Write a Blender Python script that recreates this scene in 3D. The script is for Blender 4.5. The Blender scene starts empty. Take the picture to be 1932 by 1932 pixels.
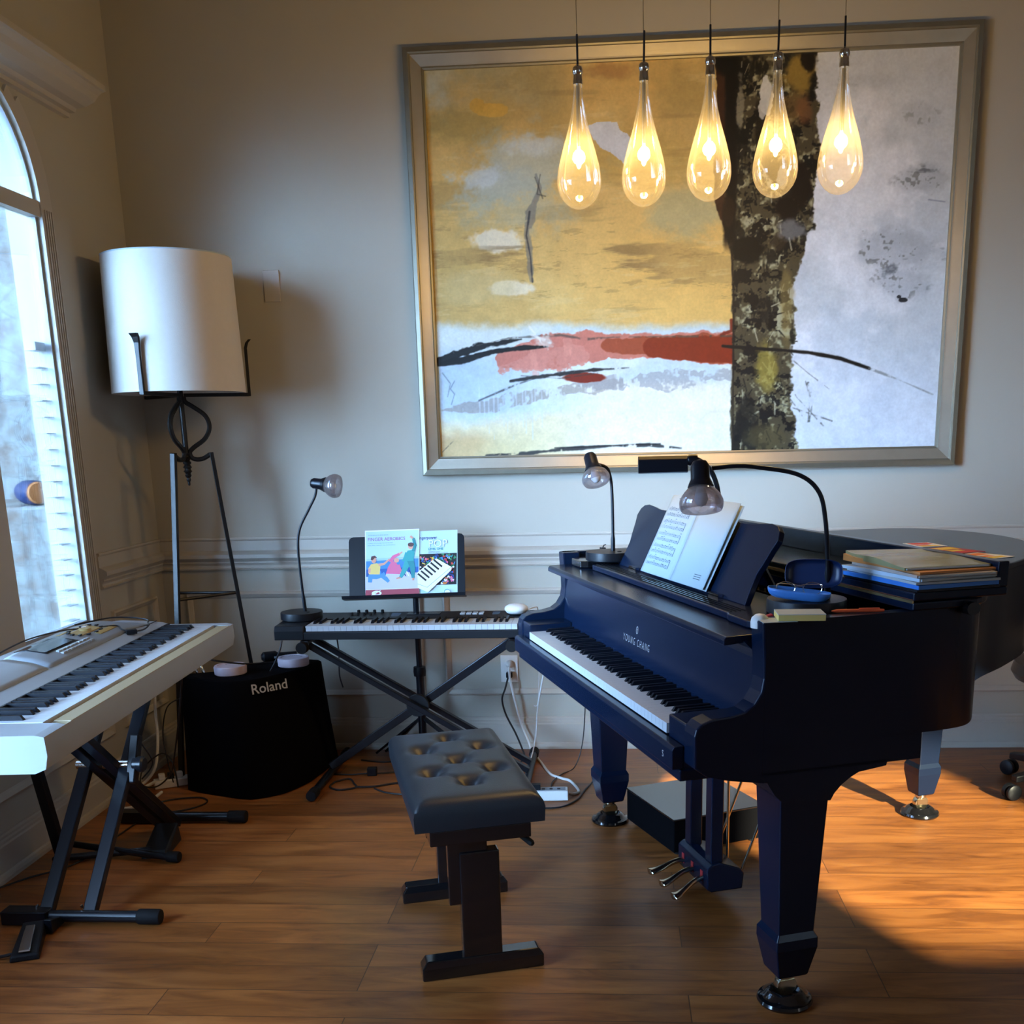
import bpy, math, random
import numpy as np
from mathutils import Vector, Matrix
random.seed(7)
PI = math.pi
sc = bpy.context.scene
COL = sc.collection

# ------------------------------------------------------------------ helpers
class MB:
    """collects geometry; build() links it as one mesh object"""
    def __init__(s):
        s.v = []; s.f = []; s.m = []
    def add(s, vs, fs, mi=0):
        o = len(s.v); s.v += [tuple(p) for p in vs]
        s.f += [tuple(i + o for i in f) for f in fs]; s.m += [mi] * len(fs); return s
    def box(s, x0, x1, y0, y1, z0, z1, mi=0, M=None):
        vs = [Vector((x, y, z)) for z in (z0, z1) for y in (y0, y1) for x in (x0, x1)]
        if M is not None: vs = [M @ p for p in vs]
        return s.add(vs, [(0, 2, 3, 1), (4, 5, 7, 6), (0, 1, 5, 4), (2, 6, 7, 3), (0, 4, 6, 2), (1, 3, 7, 5)], mi)
    def prism(s, poly, fn, a, b, mi=0):
        """poly of 2d points, fn(p,q,h)->3d"""
        n = len(poly)
        vs = [fn(p, q, a) for p, q in poly] + [fn(p, q, b) for p, q in poly]
        fs = [tuple(range(n - 1, -1, -1)), tuple(range(n, 2 * n))] + [(i, (i + 1) % n, n + (i + 1) % n, n + i) for i in range(n)]
        return s.add(vs, fs, mi)
    def loft(s, rings, cap=True, mi=0):
        n = len(rings[0]); vs = [p for r in rings for p in r]; fs = []
        for k in range(len(rings) - 1):
            for i in range(n):
                j = (i + 1) % n
                fs.append((k * n + i, k * n + j, (k + 1) * n + j, (k + 1) * n + i))
        if cap:
            fs.append(tuple(range(n - 1, -1, -1))); fs.append(tuple((len(rings) - 1) * n + i for i in range(n)))
        return s.add(vs, fs, mi)
    def tube(s, pts, r, seg=10, mi=0):
        P = [Vector(p) for p in pts]; rr = r if isinstance(r, (list, tuple)) else [r] * len(P)
        d0 = (P[1] - P[0]).normalized()
        up = Vector((0, 0, 1)) if abs(d0.z) < .9 else Vector((1, 0, 0))
        nrm = d0.cross(up).normalized(); rings = []
        for i, p in enumerate(P):
            if i == 0: d = P[1] - P[0]
            elif i == len(P) - 1: d = P[-1] - P[-2]
            else: d = (P[i + 1] - P[i]).normalized() + (P[i] - P[i - 1]).normalized()
            d = d.normalized(); nrm = (nrm - d * nrm.dot(d)).normalized(); b = d.cross(nrm)
            rings.append([p + (nrm * math.cos(2 * PI * k / seg) + b * math.sin(2 * PI * k / seg)) * rr[i] for k in range(seg)])
        return s.loft(rings, True, mi)
    def bar(s, a, b, w, h, up=(0, 0, 1), mi=0):
        """rectangular bar from a to b; w sideways, h along up"""
        a = Vector(a); b = Vector(b); d = (b - a).normalized(); sd = d.cross(Vector(up)).normalized(); u = sd.cross(d)
        r = lambda p: [p + sd * (i * w / 2) + u * (j * h / 2) for i, j in ((-1, -1), (1, -1), (1, 1), (-1, 1))]
        return s.loft([r(a), r(b)], True, mi)
    def lathe(s, prof, c=(0, 0, 0), axis=(0, 0, 1), seg=32, mi=0, caps=(True, True)):
        ax = Vector(axis).normalized(); t = Vector((1, 0, 0)) if abs(ax.x) < .9 else Vector((0, 1, 0))
        e1 = (t - ax * t.dot(ax)).normalized(); e2 = ax.cross(e1); c = Vector(c)
        rings = [[c + ax * z + (e1 * math.cos(2 * PI * k / seg) + e2 * math.sin(2 * PI * k / seg)) * max(r, 1e-5) for k in range(seg)] for r, z in prof]
        o = len(s.v); s.loft(rings, False, mi)
        n = len(prof)
        if caps[0]: s.f.append(tuple(o + i for i in range(seg - 1, -1, -1))); s.m.append(mi)
        if caps[1]: s.f.append(tuple(o + (n - 1) * seg + i for i in range(seg))); s.m.append(mi)
        return s
    def mesh(s, name, mats, smooth=False):
        me = bpy.data.meshes.new(name); me.from_pydata([tuple(v) for v in s.v], [], s.f)
        for m in (mats if isinstance(mats, (list, tuple)) else [mats]): me.materials.append(m)
        me.polygons.foreach_set('material_index', s.m)
        if smooth: me.polygons.foreach_set('use_smooth', [True] * len(s.f))
        me.update()
        return me
    def build(s, name, mats, parent=None, smooth=False, bevel=0, loc=None, seg=2, sub=0, fixn=True):
        me = s.mesh(name, mats, smooth)
        if fixn:
            import bmesh
            bm = bmesh.new(); bm.from_mesh(me); bmesh.ops.recalc_face_normals(bm, faces=bm.faces); bm.to_mesh(me); bm.free()
        o = bpy.data.objects.new(name, me); COL.objects.link(o)
        if parent is not None: o.parent = parent
        if loc is not None: o.location = loc
        if bevel:
            b = o.modifiers.new('b', 'BEVEL'); b.width = bevel; b.segments = seg; b.limit_method = 'ANGLE'; b.angle_limit = .6
        if sub:
            b = o.modifiers.new('s', 'SUBSURF'); b.levels = sub; b.render_levels = sub
        if smooth:
            auto_smooth(me)
        return o
def auto_smooth(me, ang=.7):
    import bmesh
    bm = bmesh.new(); bm.from_mesh(me)
    for e in bm.edges:
        if len(e.link_faces) == 2 and e.calc_face_angle(0) > ang: e.smooth = False
    bm.to_mesh(me); bm.free()
def tag(o, label=None, cat=None, group=None, kind=None):
    if label: o['label'] = label
    if cat: o['category'] = cat
    if group: o['group'] = group
    if kind: o['kind'] = kind
    return o
def thing(name, label, cat, loc=(0, 0, 0), rz=0, group=None):
    o = bpy.data.objects.new(name, None); o.empty_display_size = .05; COL.objects.link(o)
    o.location = loc; o.rotation_euler = (0, 0, rz); return tag(o, label, cat, group)
def struct(o): o['kind'] = 'structure'; return o
def inst(name, me, parent, loc):
    o = bpy.data.objects.new(name, me); COL.objects.link(o); o.parent = parent; o.location = loc; return o
def text_mb(mb, body, size, fn, mi=0, align='CENTER', spacing=1.0, offset=0.0):
    """adds flat glyph faces; fn(x,y)->3d"""
    cu = bpy.data.curves.new('t', 'FONT'); cu.body = body; cu.size = size; cu.align_x = align; cu.space_character = spacing
    cu.resolution_u = 3; cu.offset = offset
    ob = bpy.data.objects.new('t', cu); COL.objects.link(ob)
    dg = bpy.context.evaluated_depsgraph_get(); dg.update()
    me = bpy.data.meshes.new_from_object(ob.evaluated_get(dg))
    mb.add([fn(v.co.x, v.co.y) for v in me.vertices], [tuple(p.vertices) for p in me.polygons], mi)
    bpy.data.objects.remove(ob); bpy.data.curves.remove(cu); bpy.data.meshes.remove(me)
def smooth_path(pts, n=8):
    P = [Vector(p) for p in pts]; out = []
    for i in range(len(P) - 1):
        p0 = P[max(i - 1, 0)]; p1 = P[i]; p2 = P[i + 1]; p3 = P[min(i + 2, len(P) - 1)]
        for k in range(n):
            t = k / n
            out.append(.5 * ((2 * p1) + (p2 - p0) * t + (2 * p0 - 5 * p1 + 4 * p2 - p3) * t * t + (3 * p1 - p0 - 3 * p2 + p3) * t ** 3))
    out.append(P[-1]); return out

# ------------------------------------------------------------------ materials
def lin(c):
    return tuple(((x / 255) / 12.92 if x / 255 <= .04045 else ((x / 255 + .055) / 1.055) ** 2.4) for x in c)
def mat(name, col, rough=.5, metal=0, spec=.5, noise=0, nscale=20, bump=0, bscale=80, coat=0, trans=0, emit=None, estr=0, stretch=None, rnoise=0, sheen=0):
    m = bpy.data.materials.new(name); m.use_nodes = True; nt = m.node_tree; N = nt.nodes; L = nt.links
    b = N['Principled BSDF']; c = (*col, 1) if len(col) == 3 else col
    b.inputs['Base Color'].default_value = c; b.inputs['Roughness'].default_value = rough; b.inputs['Metallic'].default_value = metal
    b.inputs['Specular IOR Level'].default_value = spec; b.inputs['Coat Weight'].default_value = coat; b.inputs['Coat Roughness'].default_value = .06
    b.inputs['Transmission Weight'].default_value = trans
    if sheen: b.inputs['Sheen Weight'].default_value = sheen
    if emit: b.inputs['Emission Color'].default_value = (*emit, 1); b.inputs['Emission Strength'].default_value = estr
    tc = N.new('ShaderNodeTexCoord'); mp = N.new('ShaderNodeMapping'); L.new(tc.outputs['Object'], mp.inputs['Vector'])
    if stretch: mp.inputs['Scale'].default_value = stretch
    tn = N.new('ShaderNodeTexNoise'); tn.inputs['Scale'].default_value = nscale; tn.inputs['Detail'].default_value = 5
    L.new(mp.outputs['Vector'], tn.inputs['Vector'])
    if noise:
        mx = N.new('ShaderNodeMix'); mx.data_type = 'RGBA'
        mx.inputs['A'].default_value = (*[x * (1 - noise) for x in c[:3]], 1); mx.inputs['B'].default_value = (*[min(1, x * (1 + noise)) for x in c[:3]], 1)
        L.new(tn.outputs['Fac'], mx.inputs['Factor']); L.new(mx.outputs['Result'], b.inputs['Base Color'])
    if rnoise:
        mr = N.new('ShaderNodeMapRange'); mr.inputs['To Min'].default_value = max(0, rough - rnoise); mr.inputs['To Max'].default_value = rough + rnoise
        L.new(tn.outputs['Fac'], mr.inputs['Value']); L.new(mr.outputs['Result'], b.inputs['Roughness'])
    if bump:
        t2 = N.new('ShaderNodeTexNoise'); t2.inputs['Scale'].default_value = bscale; t2.inputs['Detail'].default_value = 3
        L.new(mp.outputs['Vector'], t2.inputs['Vector'])
        bp = N.new('ShaderNodeBump'); bp.inputs['Strength'].default_value = bump; bp.inputs['Distance'].default_value = .002
        L.new(t2.outputs['Fac'], bp.inputs['Height']); L.new(bp.outputs['Normal'], b.inputs['Normal'])
    return m
def glass(name, tint=(1, 1, 1), base=.05, k=.9, rough=.01, haze=0):
    """thin blown glass: clear tint with a fresnel-weighted reflection"""
    m = bpy.data.materials.new(name); m.use_nodes = True; nt = m.node_tree; N = nt.nodes; L = nt.links
    N.remove(N['Principled BSDF']); out = N['Material Output']
    t = N.new('ShaderNodeBsdfTransparent'); t.inputs['Color'].default_value = (*tint, 1)
    g = N.new('ShaderNodeBsdfGlossy'); g.inputs['Roughness'].default_value = rough; g.inputs['Color'].default_value = (1, 1, 1, 1)
    lw = N.new('ShaderNodeLayerWeight'); lw.inputs['Blend'].default_value = .35
    ma = N.new('ShaderNodeMath'); ma.operation = 'MULTIPLY_ADD'; ma.inputs[1].default_value = k; ma.inputs[2].default_value = base
    L.new(lw.outputs['Fresnel'], ma.inputs[0])
    body = t.outputs[0]
    if haze:
        tl = N.new('ShaderNodeBsdfTranslucent'); tl.inputs['Color'].default_value = (1, .97, .9, 1); m2 = N.new('ShaderNodeMixShader'); m2.inputs['Fac'].default_value = haze
        L.new(t.outputs[0], m2.inputs[1]); L.new(tl.outputs[0], m2.inputs[2]); body = m2.outputs[0]
    mx = N.new('ShaderNodeMixShader'); L.new(ma.outputs[0], mx.inputs['Fac']); L.new(body, mx.inputs[1]); L.new(g.outputs[0], mx.inputs[2])
    L.new(mx.outputs[0], out.inputs['Surface'])
    return m
M = {}
M['wall'] = mat('wall_paint', (.46, .43, .36), .75, noise=.03, nscale=3, bump=.06, bscale=250, spec=.3)
M['trimw'] = mat('trim_paint', (.49, .45, .385), .4, spec=.5)
M['ceil'] = mat('ceiling_paint', (.45, .41, .35), .8)
M['lacq'] = mat('black_lacquer_blue_sheen', (.0034, .0092, .026), .24, spec=.32)  # black finish; blue window reflection is put into the base colour as navy
M['lacqg'] = mat('gloss_black_lacquer', (.006, .006, .007), .12, spec=.6, coat=.5)
M['blk'] = mat('black_plastic', (.007, .008, .011), .42, noise=.1, spec=.28)
M['blkm'] = mat('black_metal', (.006, .0075, .012), .30, metal=.0, spec=.35)
M['iron'] = mat('dark_wrought_iron', (.02, .018, .017), .38, metal=.6, bump=.3, bscale=60)
M['rubber'] = mat('black_rubber', (.008, .008, .009), .7, spec=.2)
M['cloth'] = mat('black_cover_cloth', (.003, .003, .004), .95, spec=.05, bump=.3, bscale=300)
M['leath'] = mat('black_leather', (.010, .013, .017), .36, spec=.6, bump=.25, bscale=350, noise=.15, nscale=8)
M['ivory'] = mat('white_key', (.56, .58, .60), .22, spec=.5)
M['ebony'] = mat('black_key', (.004, .005, .009), .38, spec=.15)
M['pwhite'] = mat('white_plastic', (.36, .385, .40), .38, noise=.03)
M['pgrey'] = mat('grey_panel', (.26, .29, .32), .45, noise=.05)
M['beige'] = mat('beige_key_lip', (.36, .27, .15), .45)
M['screen'] = mat('dark_screen', (.01, .012, .016), .1)
M['shade'] = mat('linen_shade', (.66, .61, .55), .85, noise=.03, nscale=60, bump=.2, bscale=400, spec=.2)
M['brass'] = mat('aged_nickel', (.62, .56, .42), .22, metal=1)
M['chrome'] = mat('chrome', (.8, .8, .8), .12, metal=1)
M['gold'] = mat('brass_hinge', (.75, .6, .3), .3, metal=1)
M['frame'] = mat('champagne_frame', (.60, .55, .45), .36, metal=.85, noise=.12, nscale=14, stretch=(1, 1, 1), bump=.15, bscale=90)
M['frameo'] = mat('dark_frame_edge', (.30, .28, .22), .4, metal=.8, noise=.15, nscale=20)
M['felt'] = mat('red_felt', (.35, .02, .02), .9)
M['paper'] = mat('paper', (.42, .50, .53), .7, noise=.02)
M['ink'] = mat('ink', (.03, .03, .05), .7)
M['inkg'] = mat('grey_ink', (.10, .13, .17), .7)
M['logo'] = mat('gilt_letter', (.62, .60, .55), .4, metal=.3)
M['pinkl'] = mat('milky_plastic', (.60, .49, .54), .4, noise=.03)
M['wplate'] = mat('outlet_plastic', (.78, .76, .72), .35)
M['cordw'] = mat('white_cord', (.72, .70, .66), .5)
M['cordb'] = mat('black_cord', (.010, .010, .012), .5)
M['ygold'] = mat('yellow_pages', (.75, .58, .18), .7)
M['red'] = mat('red_plastic', (.62, .05, .05), .4)
M['orange'] = mat('orange_plastic', (.75, .10, .03), .4)
M['clearg'] = glass('clear_glass', (.985, .98, .965), .012, .40, haze=.032)
M['smoke'] = glass('smoked_glass', (.80, .78, .83), .06, .55, .03, haze=.22)
M['pane'] = glass('window_glass', (.97, .99, 1), .0, .6)
M['bulb'] = mat('lit_filament', (1, .8, .4), .5, emit=(1, .66, .16), estr=34)
M['navy'] = mat('navy_plastic', (.008, .022, .08), .35)
M['ltblue'] = mat('blue_case', (.06, .22, .6), .35)
M['stone'] = None

# floor: hardwood planks running along x
def floor_mat():
    m = bpy.data.materials.new('hardwood_planks'); m.use_nodes = True; nt = m.node_tree; N = nt.nodes; L = nt.links; b = N['Principled BSDF']
    tc = N.new('ShaderNodeTexCoord')
    br = N.new('ShaderNodeTexBrick'); br.inputs['Scale'].default_value = 1; br.inputs['Brick Width'].default_value = 1.35; br.inputs['Row Height'].default_value = .127
    br.inputs['Mortar Size'].default_value = .0016; br.inputs['Mortar Smooth'].default_value = .2; br.offset = .37; br.offset_frequency = 3; br.inputs['Bias'].default_value = 0
    br.inputs['Color1'].default_value = (0, 0, 0, 1); br.inputs['Color2'].default_value = (1, 1, 1, 1); br.inputs['Mortar'].default_value = (.5, .5, .5, 1)
    L.new(tc.outputs['Object'], br.inputs['Vector'])
    mp = N.new('ShaderNodeMapping'); mp.inputs['Scale'].default_value = (2.0, 11, 1); L.new(tc.outputs['Object'], mp.inputs['Vector'])
    # shift grain per plank
    ad = N.new('ShaderNodeVectorMath'); ad.operation = 'MULTIPLY_ADD'; L.new(br.outputs['Color'], ad.inputs[0]); ad.inputs[1].default_value = (9, 5, 3); L.new(mp.outputs['Vector'], ad.inputs[2])
    n1 = N.new('ShaderNodeTexNoise'); n1.inputs['Scale'].default_value = 1.7; n1.inputs['Detail'].default_value = 8; n1.inputs['Roughness'].default_value = .62; n1.inputs['Distortion'].default_value = .8
    L.new(ad.outputs[0], n1.inputs['Vector'])
    n2 = N.new('ShaderNodeTexNoise'); n2.inputs['Scale'].default_value = 1.1; n2.inputs['Detail'].default_value = 3; L.new(tc.outputs['Object'], n2.inputs['Vector'])
    cr = N.new('ShaderNodeValToRGB'); e = cr.color_ramp.elements
    e[0].position = .28; e[0].color = (.12, .036, .0095, 1); e[1].position = .75; e[1].color = (.38, .150, .038, 1)
    x = cr.color_ramp.elements.new(.45); x.color = (.245, .080, .018, 1); x = cr.color_ramp.elements.new(.58); x.color = (.325, .112, .026, 1)
    L.new(n1.outputs['Fac'], cr.inputs['Fac'])
    # plank tone
    mr = N.new('ShaderNodeMapRange'); mr.inputs['To Min'].default_value = .78; mr.inputs['To Max'].default_value = 1.18; L.new(br.outputs['Color'], mr.inputs['Value'])
    mr2 = N.new('ShaderNodeMapRange'); mr2.inputs['From Min'].default_value = .3; mr2.inputs['From Max'].default_value = .7; mr2.inputs['To Min'].default_value = .9; mr2.inputs['To Max'].default_value = 1.12; L.new(n2.outputs['Fac'], mr2.inputs['Value'])
    mm = N.new('ShaderNodeMath'); mm.operation = 'MULTIPLY'; L.new(mr.outputs[0], mm.inputs[0]); L.new(mr2.outputs[0], mm.inputs[1])
    vm = N.new('ShaderNodeVectorMath'); vm.operation = 'SCALE'; L.new(cr.outputs['Color'], vm.inputs[0]); L.new(mm.outputs[0], vm.inputs['Scale'])
    mx = N.new('ShaderNodeMix'); mx.data_type = 'RGBA'; L.new(br.outputs['Fac'], mx.inputs['Factor']); L.new(vm.outputs[0], mx.inputs['A']); mx.inputs['B'].default_value = (.10, .035, .012, 1)
    L.new(mx.outputs['Result'], b.inputs['Base Color'])
    rr = N.new('ShaderNodeMapRange'); rr.inputs['To Min'].default_value = .26; rr.inputs['To Max'].default_value = .48; L.new(n1.outputs['Fac'], rr.inputs['Value']); L.new(rr.outputs[0], b.inputs['Roughness'])
    bp = N.new('ShaderNodeBump'); bp.inputs['Strength'].default_value = .35; bp.inputs['Distance'].default_value = .003
    ms = N.new('ShaderNodeMath'); ms.operation = 'SUBTRACT'; L.new(n1.outputs['Fac'], ms.inputs[0]); L.new(br.outputs['Fac'], ms.inputs[1]); L.new(ms.outputs[0], bp.inputs['Height']); L.new(bp.outputs['Normal'], b.inputs['Normal'])
    b.inputs['Specular IOR Level'].default_value = .45
    return m
M['floor'] = floor_mat()
def stone_mat():
    m = bpy.data.materials.new('pale_stone'); m.use_nodes = True; nt = m.node_tree; N = nt.nodes; L = nt.links; b = N['Principled BSDF']
    tc = N.new('ShaderNodeTexCoord'); mp = N.new('ShaderNodeMapping'); mp.inputs['Rotation'].default_value = (0, PI / 2, PI / 2)
    sp = N.new('ShaderNodeSeparateXYZ'); cb = N.new('ShaderNodeCombineXYZ'); L.new(tc.outputs['Object'], sp.inputs[0]); L.new(sp.outputs['X'], cb.inputs['X']); L.new(sp.outputs['Z'], cb.inputs['Y'])
    n = N.new('ShaderNodeTexNoise'); n.inputs['Scale'].default_value = 5; n.inputs['Detail'].default_value = 9; n.inputs['Roughness'].default_value = .75; L.new(cb.outputs[0], n.inputs['Vector'])
    cr = N.new('ShaderNodeValToRGB'); e = cr.color_ramp.elements
    e[0].position = .36; e[0].color = (.13, .085, .06, 1); e[1].position = .56; e[1].color = (.25, .265, .245, 1); x = cr.color_ramp.elements.new(.46); x.color = (.18, .165, .145, 1)
    L.new(n.outputs['Fac'], cr.inputs['Fac'])
    br = N.new('ShaderNodeTexVoronoi'); br.feature = 'DISTANCE_TO_EDGE'; br.inputs['Scale'].default_value = 5.5; L.new(cb.outputs[0], br.inputs['Vector'])
    lt = N.new('ShaderNodeMath'); lt.operation = 'LESS_THAN'; lt.inputs[1].default_value = .02; L.new(br.outputs['Distance'], lt.inputs[0])
    sw = N.new('ShaderNodeMath'); sw.operation = 'MULTIPLY'; L.new(lt.outputs[0], sw.inputs[0]); sw.inputs[1].default_value = .35
    mx = N.new('ShaderNodeMix'); mx.data_type = 'RGBA'; L.new(sw.outputs[0], mx.inputs['Factor']); L.new(cr.outputs['Color'], mx.inputs['A']); mx.inputs['B'].default_value = (.07, .065, .06, 1)
    L.new(mx.outputs['Result'], b.inputs['Base Color']); b.inputs['Roughness'].default_value = .9
    return m
M['stone'] = stone_mat()
SUNDIR = Vector((-.36, .72, -.36)).normalized()

# ------------------------------------------------------------------ room shell
RX, RY, RZ = 6.6, -6.4, 4.7
struct(MB().box(-.16, RX + .1, RY - .1, .12, -.08, 0).build('floor', M['floor']))
struct(MB().box(-.16, RX + .1, RY - .1, .12, RZ, RZ + .08).build('ceiling', M['ceil']))
struct(MB().box(-.16, RX + .1, 0, .12, 0, RZ).build('wall_back', M['wall']))
# left wall with the arched window and, nearer the camera, a tall window
AY0, AY1, AZ0, AZS = -1.50, -.69, .70, 2.20
AC, AR = (AY0 + AY1) / 2, (AY1 - AY0) / 2
W2 = (-3.75, -2.15, .45, 2.30)
mb = MB()
mb.box(-.12, 0, AY1, 0, 0, RZ)
mb.box(-.12, 0, AY0, AY1, 0, AZ0)
for k in range(24):
    a0, a1 = PI * k / 24, PI * (k + 1) / 24
    p0 = (AC + AR * math.cos(a0), AZS + AR * math.sin(a0)); p1 = (AC + AR * math.cos(a1), AZS + AR * math.sin(a1))
    mb.prism([p0, (p0[0], RZ), (p1[0], RZ), p1], lambda p, q, h: (h, p, q), -.12, 0)
mb.box(-.12, 0, W2[1], AY0, 0, RZ)
mb.box(-.12, 0, W2[0], W2[1], 0, W2[2]); mb.box(-.12, 0, W2[0], W2[1], W2[3], RZ)
mb.box(-.12, 0, RY, W2[0], 0, RZ)
struct(mb.build('wall_left', M['wall'], fixn=False))
# wall behind the camera, with a big low window and a high transom that lets the sun in
SX0, SX1, SZ0, SZ1 = 5.1, 6.4, 2.25, 3.1
W3 = (-6.1, -4.9, .9, 2.3)
mb = MB()
mb.box(0, SX0, RY - .1, RY, 0, RZ); mb.box(SX0, SX1, RY - .1, RY, 0, SZ0); mb.box(SX0, SX1, RY - .1, RY, SZ1, RZ); mb.box(SX1, RX, RY - .1, RY, 0, RZ)
struct(mb.build('wall_front', M['wall'], fixn=False))
mb = MB(); mb.box(RX, RX + .1, RY, W3[0], 0, RZ); mb.box(RX, RX + .1, W3[1], 0, 0, RZ); mb.box(RX, RX + .1, W3[0], W3[1], 0, W3[2]); mb.box(RX, RX + .1, W3[0], W3[1], W3[3], RZ)
struct(mb.build('wall_right', M['wall'], fixn=False))
def window(name, x0, x1, y0, y1, z0, z1, axis, nm, nh):
    """frame with mullions in an opening; axis 'x' = pane normal along x"""
    mb = MB(); t = .035
    def B(a0, a1, b0, b1):
        if axis == 'x': mb.box(x0, x1, a0, a1, b0, b1)
        else: mb.box(a0, a1, y0, y1, b0, b1)
    A0, A1 = (y0, y1) if axis == 'x' else (x0, x1)
    B(A0, A0 + t, z0, z1); B(A1 - t, A1, z0, z1); B(A0 + t, A1 - t, z0, z0 + t); B(A0 + t, A1 - t, z1 - t, z1)
    for k in range(1, nm): c = A0 + (A1 - A0) * k / nm; B(c - t / 2, c + t / 2, z0 + t, z1 - t)
    for k in range(1, nh): c = z0 + (z1 - z0) * k / nh; B(A0 + t, A1 - t, c - .012, c + .012)
    return struct(mb.build(name, M['trimw']))
window('window_2', -.10, -.05, W2[0], W2[1], W2[2], W2[3], 'x', 3, 2)
window('window_3', RX + .03, RX + .08, W3[0], W3[1], W3[2], W3[3], 'x', 2, 2)
# arched window 1
w1 = thing('window_1', None, None, (0, 0, 0)); w1['kind'] = 'structure'
mb = MB(); X0, X1 = -.030, -.008; FW = .012
mb.box(X0, X1, AY1 - FW, AY1, AZ0, AZS); mb.box(X0, X1, AY0, AY0 + FW, AZ0, AZS); mb.box(X0, X1, AY0 + FW, AY1 - FW, AZ0, AZ0 + .03)
for k in range(24):
    a0, a1 = PI * k / 24, PI * (k + 1) / 24; r = AR - FW
    mb.prism([(AC + AR * math.cos(a0), AZS + AR * math.sin(a0)), (AC + AR * math.cos(a1), AZS + AR * math.sin(a1)), (AC + r * math.cos(a1), AZS + r * math.sin(a1)), (AC + r * math.cos(a0), AZS + r * math.sin(a0))], lambda p, q, h: (h, p, q), X0, X1)
mb.build('window_frame', M['pwhite'], w1, fixn=False)
MB().box(-.035, .006, AY0, AY1, 2.172, 2.225).build('transom', M['trimw'], w1)
MB().box(-.035, .012, -1.36, -1.165, AZ0, 2.172).build('mullion', M['trimw'], w1, bevel=.006)
MB().box(-.085, .045, AY0 - .05, AY1 + .05, AZ0 - .03, AZ0).build('window_sill', M['trimw'], w1, bevel=.006)
mb = MB(); mb.box(-.022, -.018, -1.165, AY1 - FW, AZ0 + .03, 2.172); mb.box(-.022, -.018, AY0 + FW, -1.36, AZ0 + .03, 2.172)
arc = [(AC + (AR - FW) * math.cos(PI * k / 24), 2.225 + (AR - FW - .026) * math.sin(PI * k / 24)) for k in range(25)]
mb.prism(arc, lambda p, q, h: (h, p, q), -.022, -.018)
mb.build('window_glass', M['pane'], w1)
# flat casing around the arch
mb = MB(); r0, R1 = AR + .0, AR + .078
for k in range(24):
    a0, a1 = PI * k / 24, PI * (k + 1) / 24; r1 = min(R1, (2.560 - AZS) / max(.01, math.sin(a0), math.sin(a1)))
    if r1 < r0 + .004: continue
    mb.prism([(AC + r1 * math.cos(a0), AZS + r1 * math.sin(a0)), (AC + r1 * math.cos(a1), AZS + r1 * math.sin(a1)), (AC + r0 * math.cos(a1), AZS + r0 * math.sin(a1)), (AC + r0 * math.cos(a0), AZS + r0 * math.sin(a0))], lambda p, q, h: (h, p, q), 0, .012)
r1 = R1
for s in (1, -1):
    yy = sorted((AC + s * r0, AC + s * r1)); mb.box(0, .012, yy[0], yy[1], AZ0 - .03, AZS)
    for q in (.02, .035, .05, .065):
        c = AC + s * (r0 + q); mb.box(.012, .017, c - .003, c + .003, AZ0, AZS)
mb.build('window_casing', M['trimw'], w1, fixn=False)
# blind slats, seen edge on against the far jamb
bl = thing('window_blind', 'white horizontal-slat blind hanging in the arched window by its right jamb', 'blind', (-.055, -.728, 1.72))
MB().box(-.018, .018, -.034, .034, .0, .03).build('head_rail', M['pwhite'], bl)
for k in range(17):
    MB().box(-.018, .018, -.034, .034, -.058 * (k + 1) - .0016, -.058 * (k + 1) + .0016).build('slat', M['pwhite'], bl)
mb = MB(); mb.tube([(0, -.02, 0), (0, -.02, -.98)], .0012, 5); mb.tube([(0, .02, 0), (0, .02, -.98)], .0012, 5); mb.build('lift_cord', M['cordw'], bl)
# cornice over the window
mb = MB(); prof = [(0, 2.70), (.12, 2.70), (.12, 2.680), (.112, 2.676), (.098, 2.660), (.088, 2.64), (.06, 2.615), (.035, 2.605), (.030, 2.590), (.014, 2.585), (.014, 2.570), (0, 2.565)]
def cor(p, q, h): return (p, h, q)
rings = []
for y, k in ((-3.2, 1), (-.42, 1)):
    rings.append([(p, y, q) for p, q in prof])
rings.append([(p * .98, -.30 - (.12 - p) * .9, q) for p, q in prof])
mb.loft(rings); struct(mb.build('trim_1', M['trimw'])); 
# chair rail: back and left
railp = [(0, .972), (.010, .972), (.012, .966), (.010, .962), (.006, .958), (.006, .915), (.022, .908), (.034, .900), (.034, .884), (.026, .876), (.018, .868), (.018, .862), (.014, .858), (.010, .850), (.010, .842), (.016, .838), (.014, .832), (0, .830)]
struct(MB().prism(railp, lambda p, q, h: (h, -p, q), 0, RX).build('trim_2', M['trimw'], fixn=True))
struct(MB().prism(railp, lambda p, q, h: (p, h, q), -.58, 0).build('trim_3', M['trimw']))
def panel(name, a0, a1, z0, z1, fn):
    """picture-frame moulding"""
    pr = [(0, 0), (.004, .012), (.010, .016), (.016, .012), (.020, .010), (.026, .006), (.030, 0)]
    mb = MB(); n = len(pr)
    rings = []
    for cx, cz, sx, sz in ((a0, z0, 1, 1), (a1, z0, -1, 1), (a1, z1, -1, -1), (a0, z1, 1, -1)):
        rings.append([fn(cx + sx * d, cz + sz * d, h) for d, h in pr])
    vs = [p for r in rings for p in r]; fs = []
    for k in range(4):
        for i in range(n - 1):
            a, b = k * n, ((k + 1) % 4) * n
            fs.append((a + i, a + i + 1, b + i + 1, b + i))
    mb.add(vs, fs); return struct(mb.build(name, M['trimw']))
fb = lambda a, z, h: (a, -h, z); fl_ = lambda a, z, h: (h, a, z)
panel('trim_4', .10, 1.170, .247, .732, fb); panel('trim_5', 1.262, 2.95, .247, .732, fb); panel('trim_6', 3.04, 4.7, .247, .732, fb)
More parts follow.
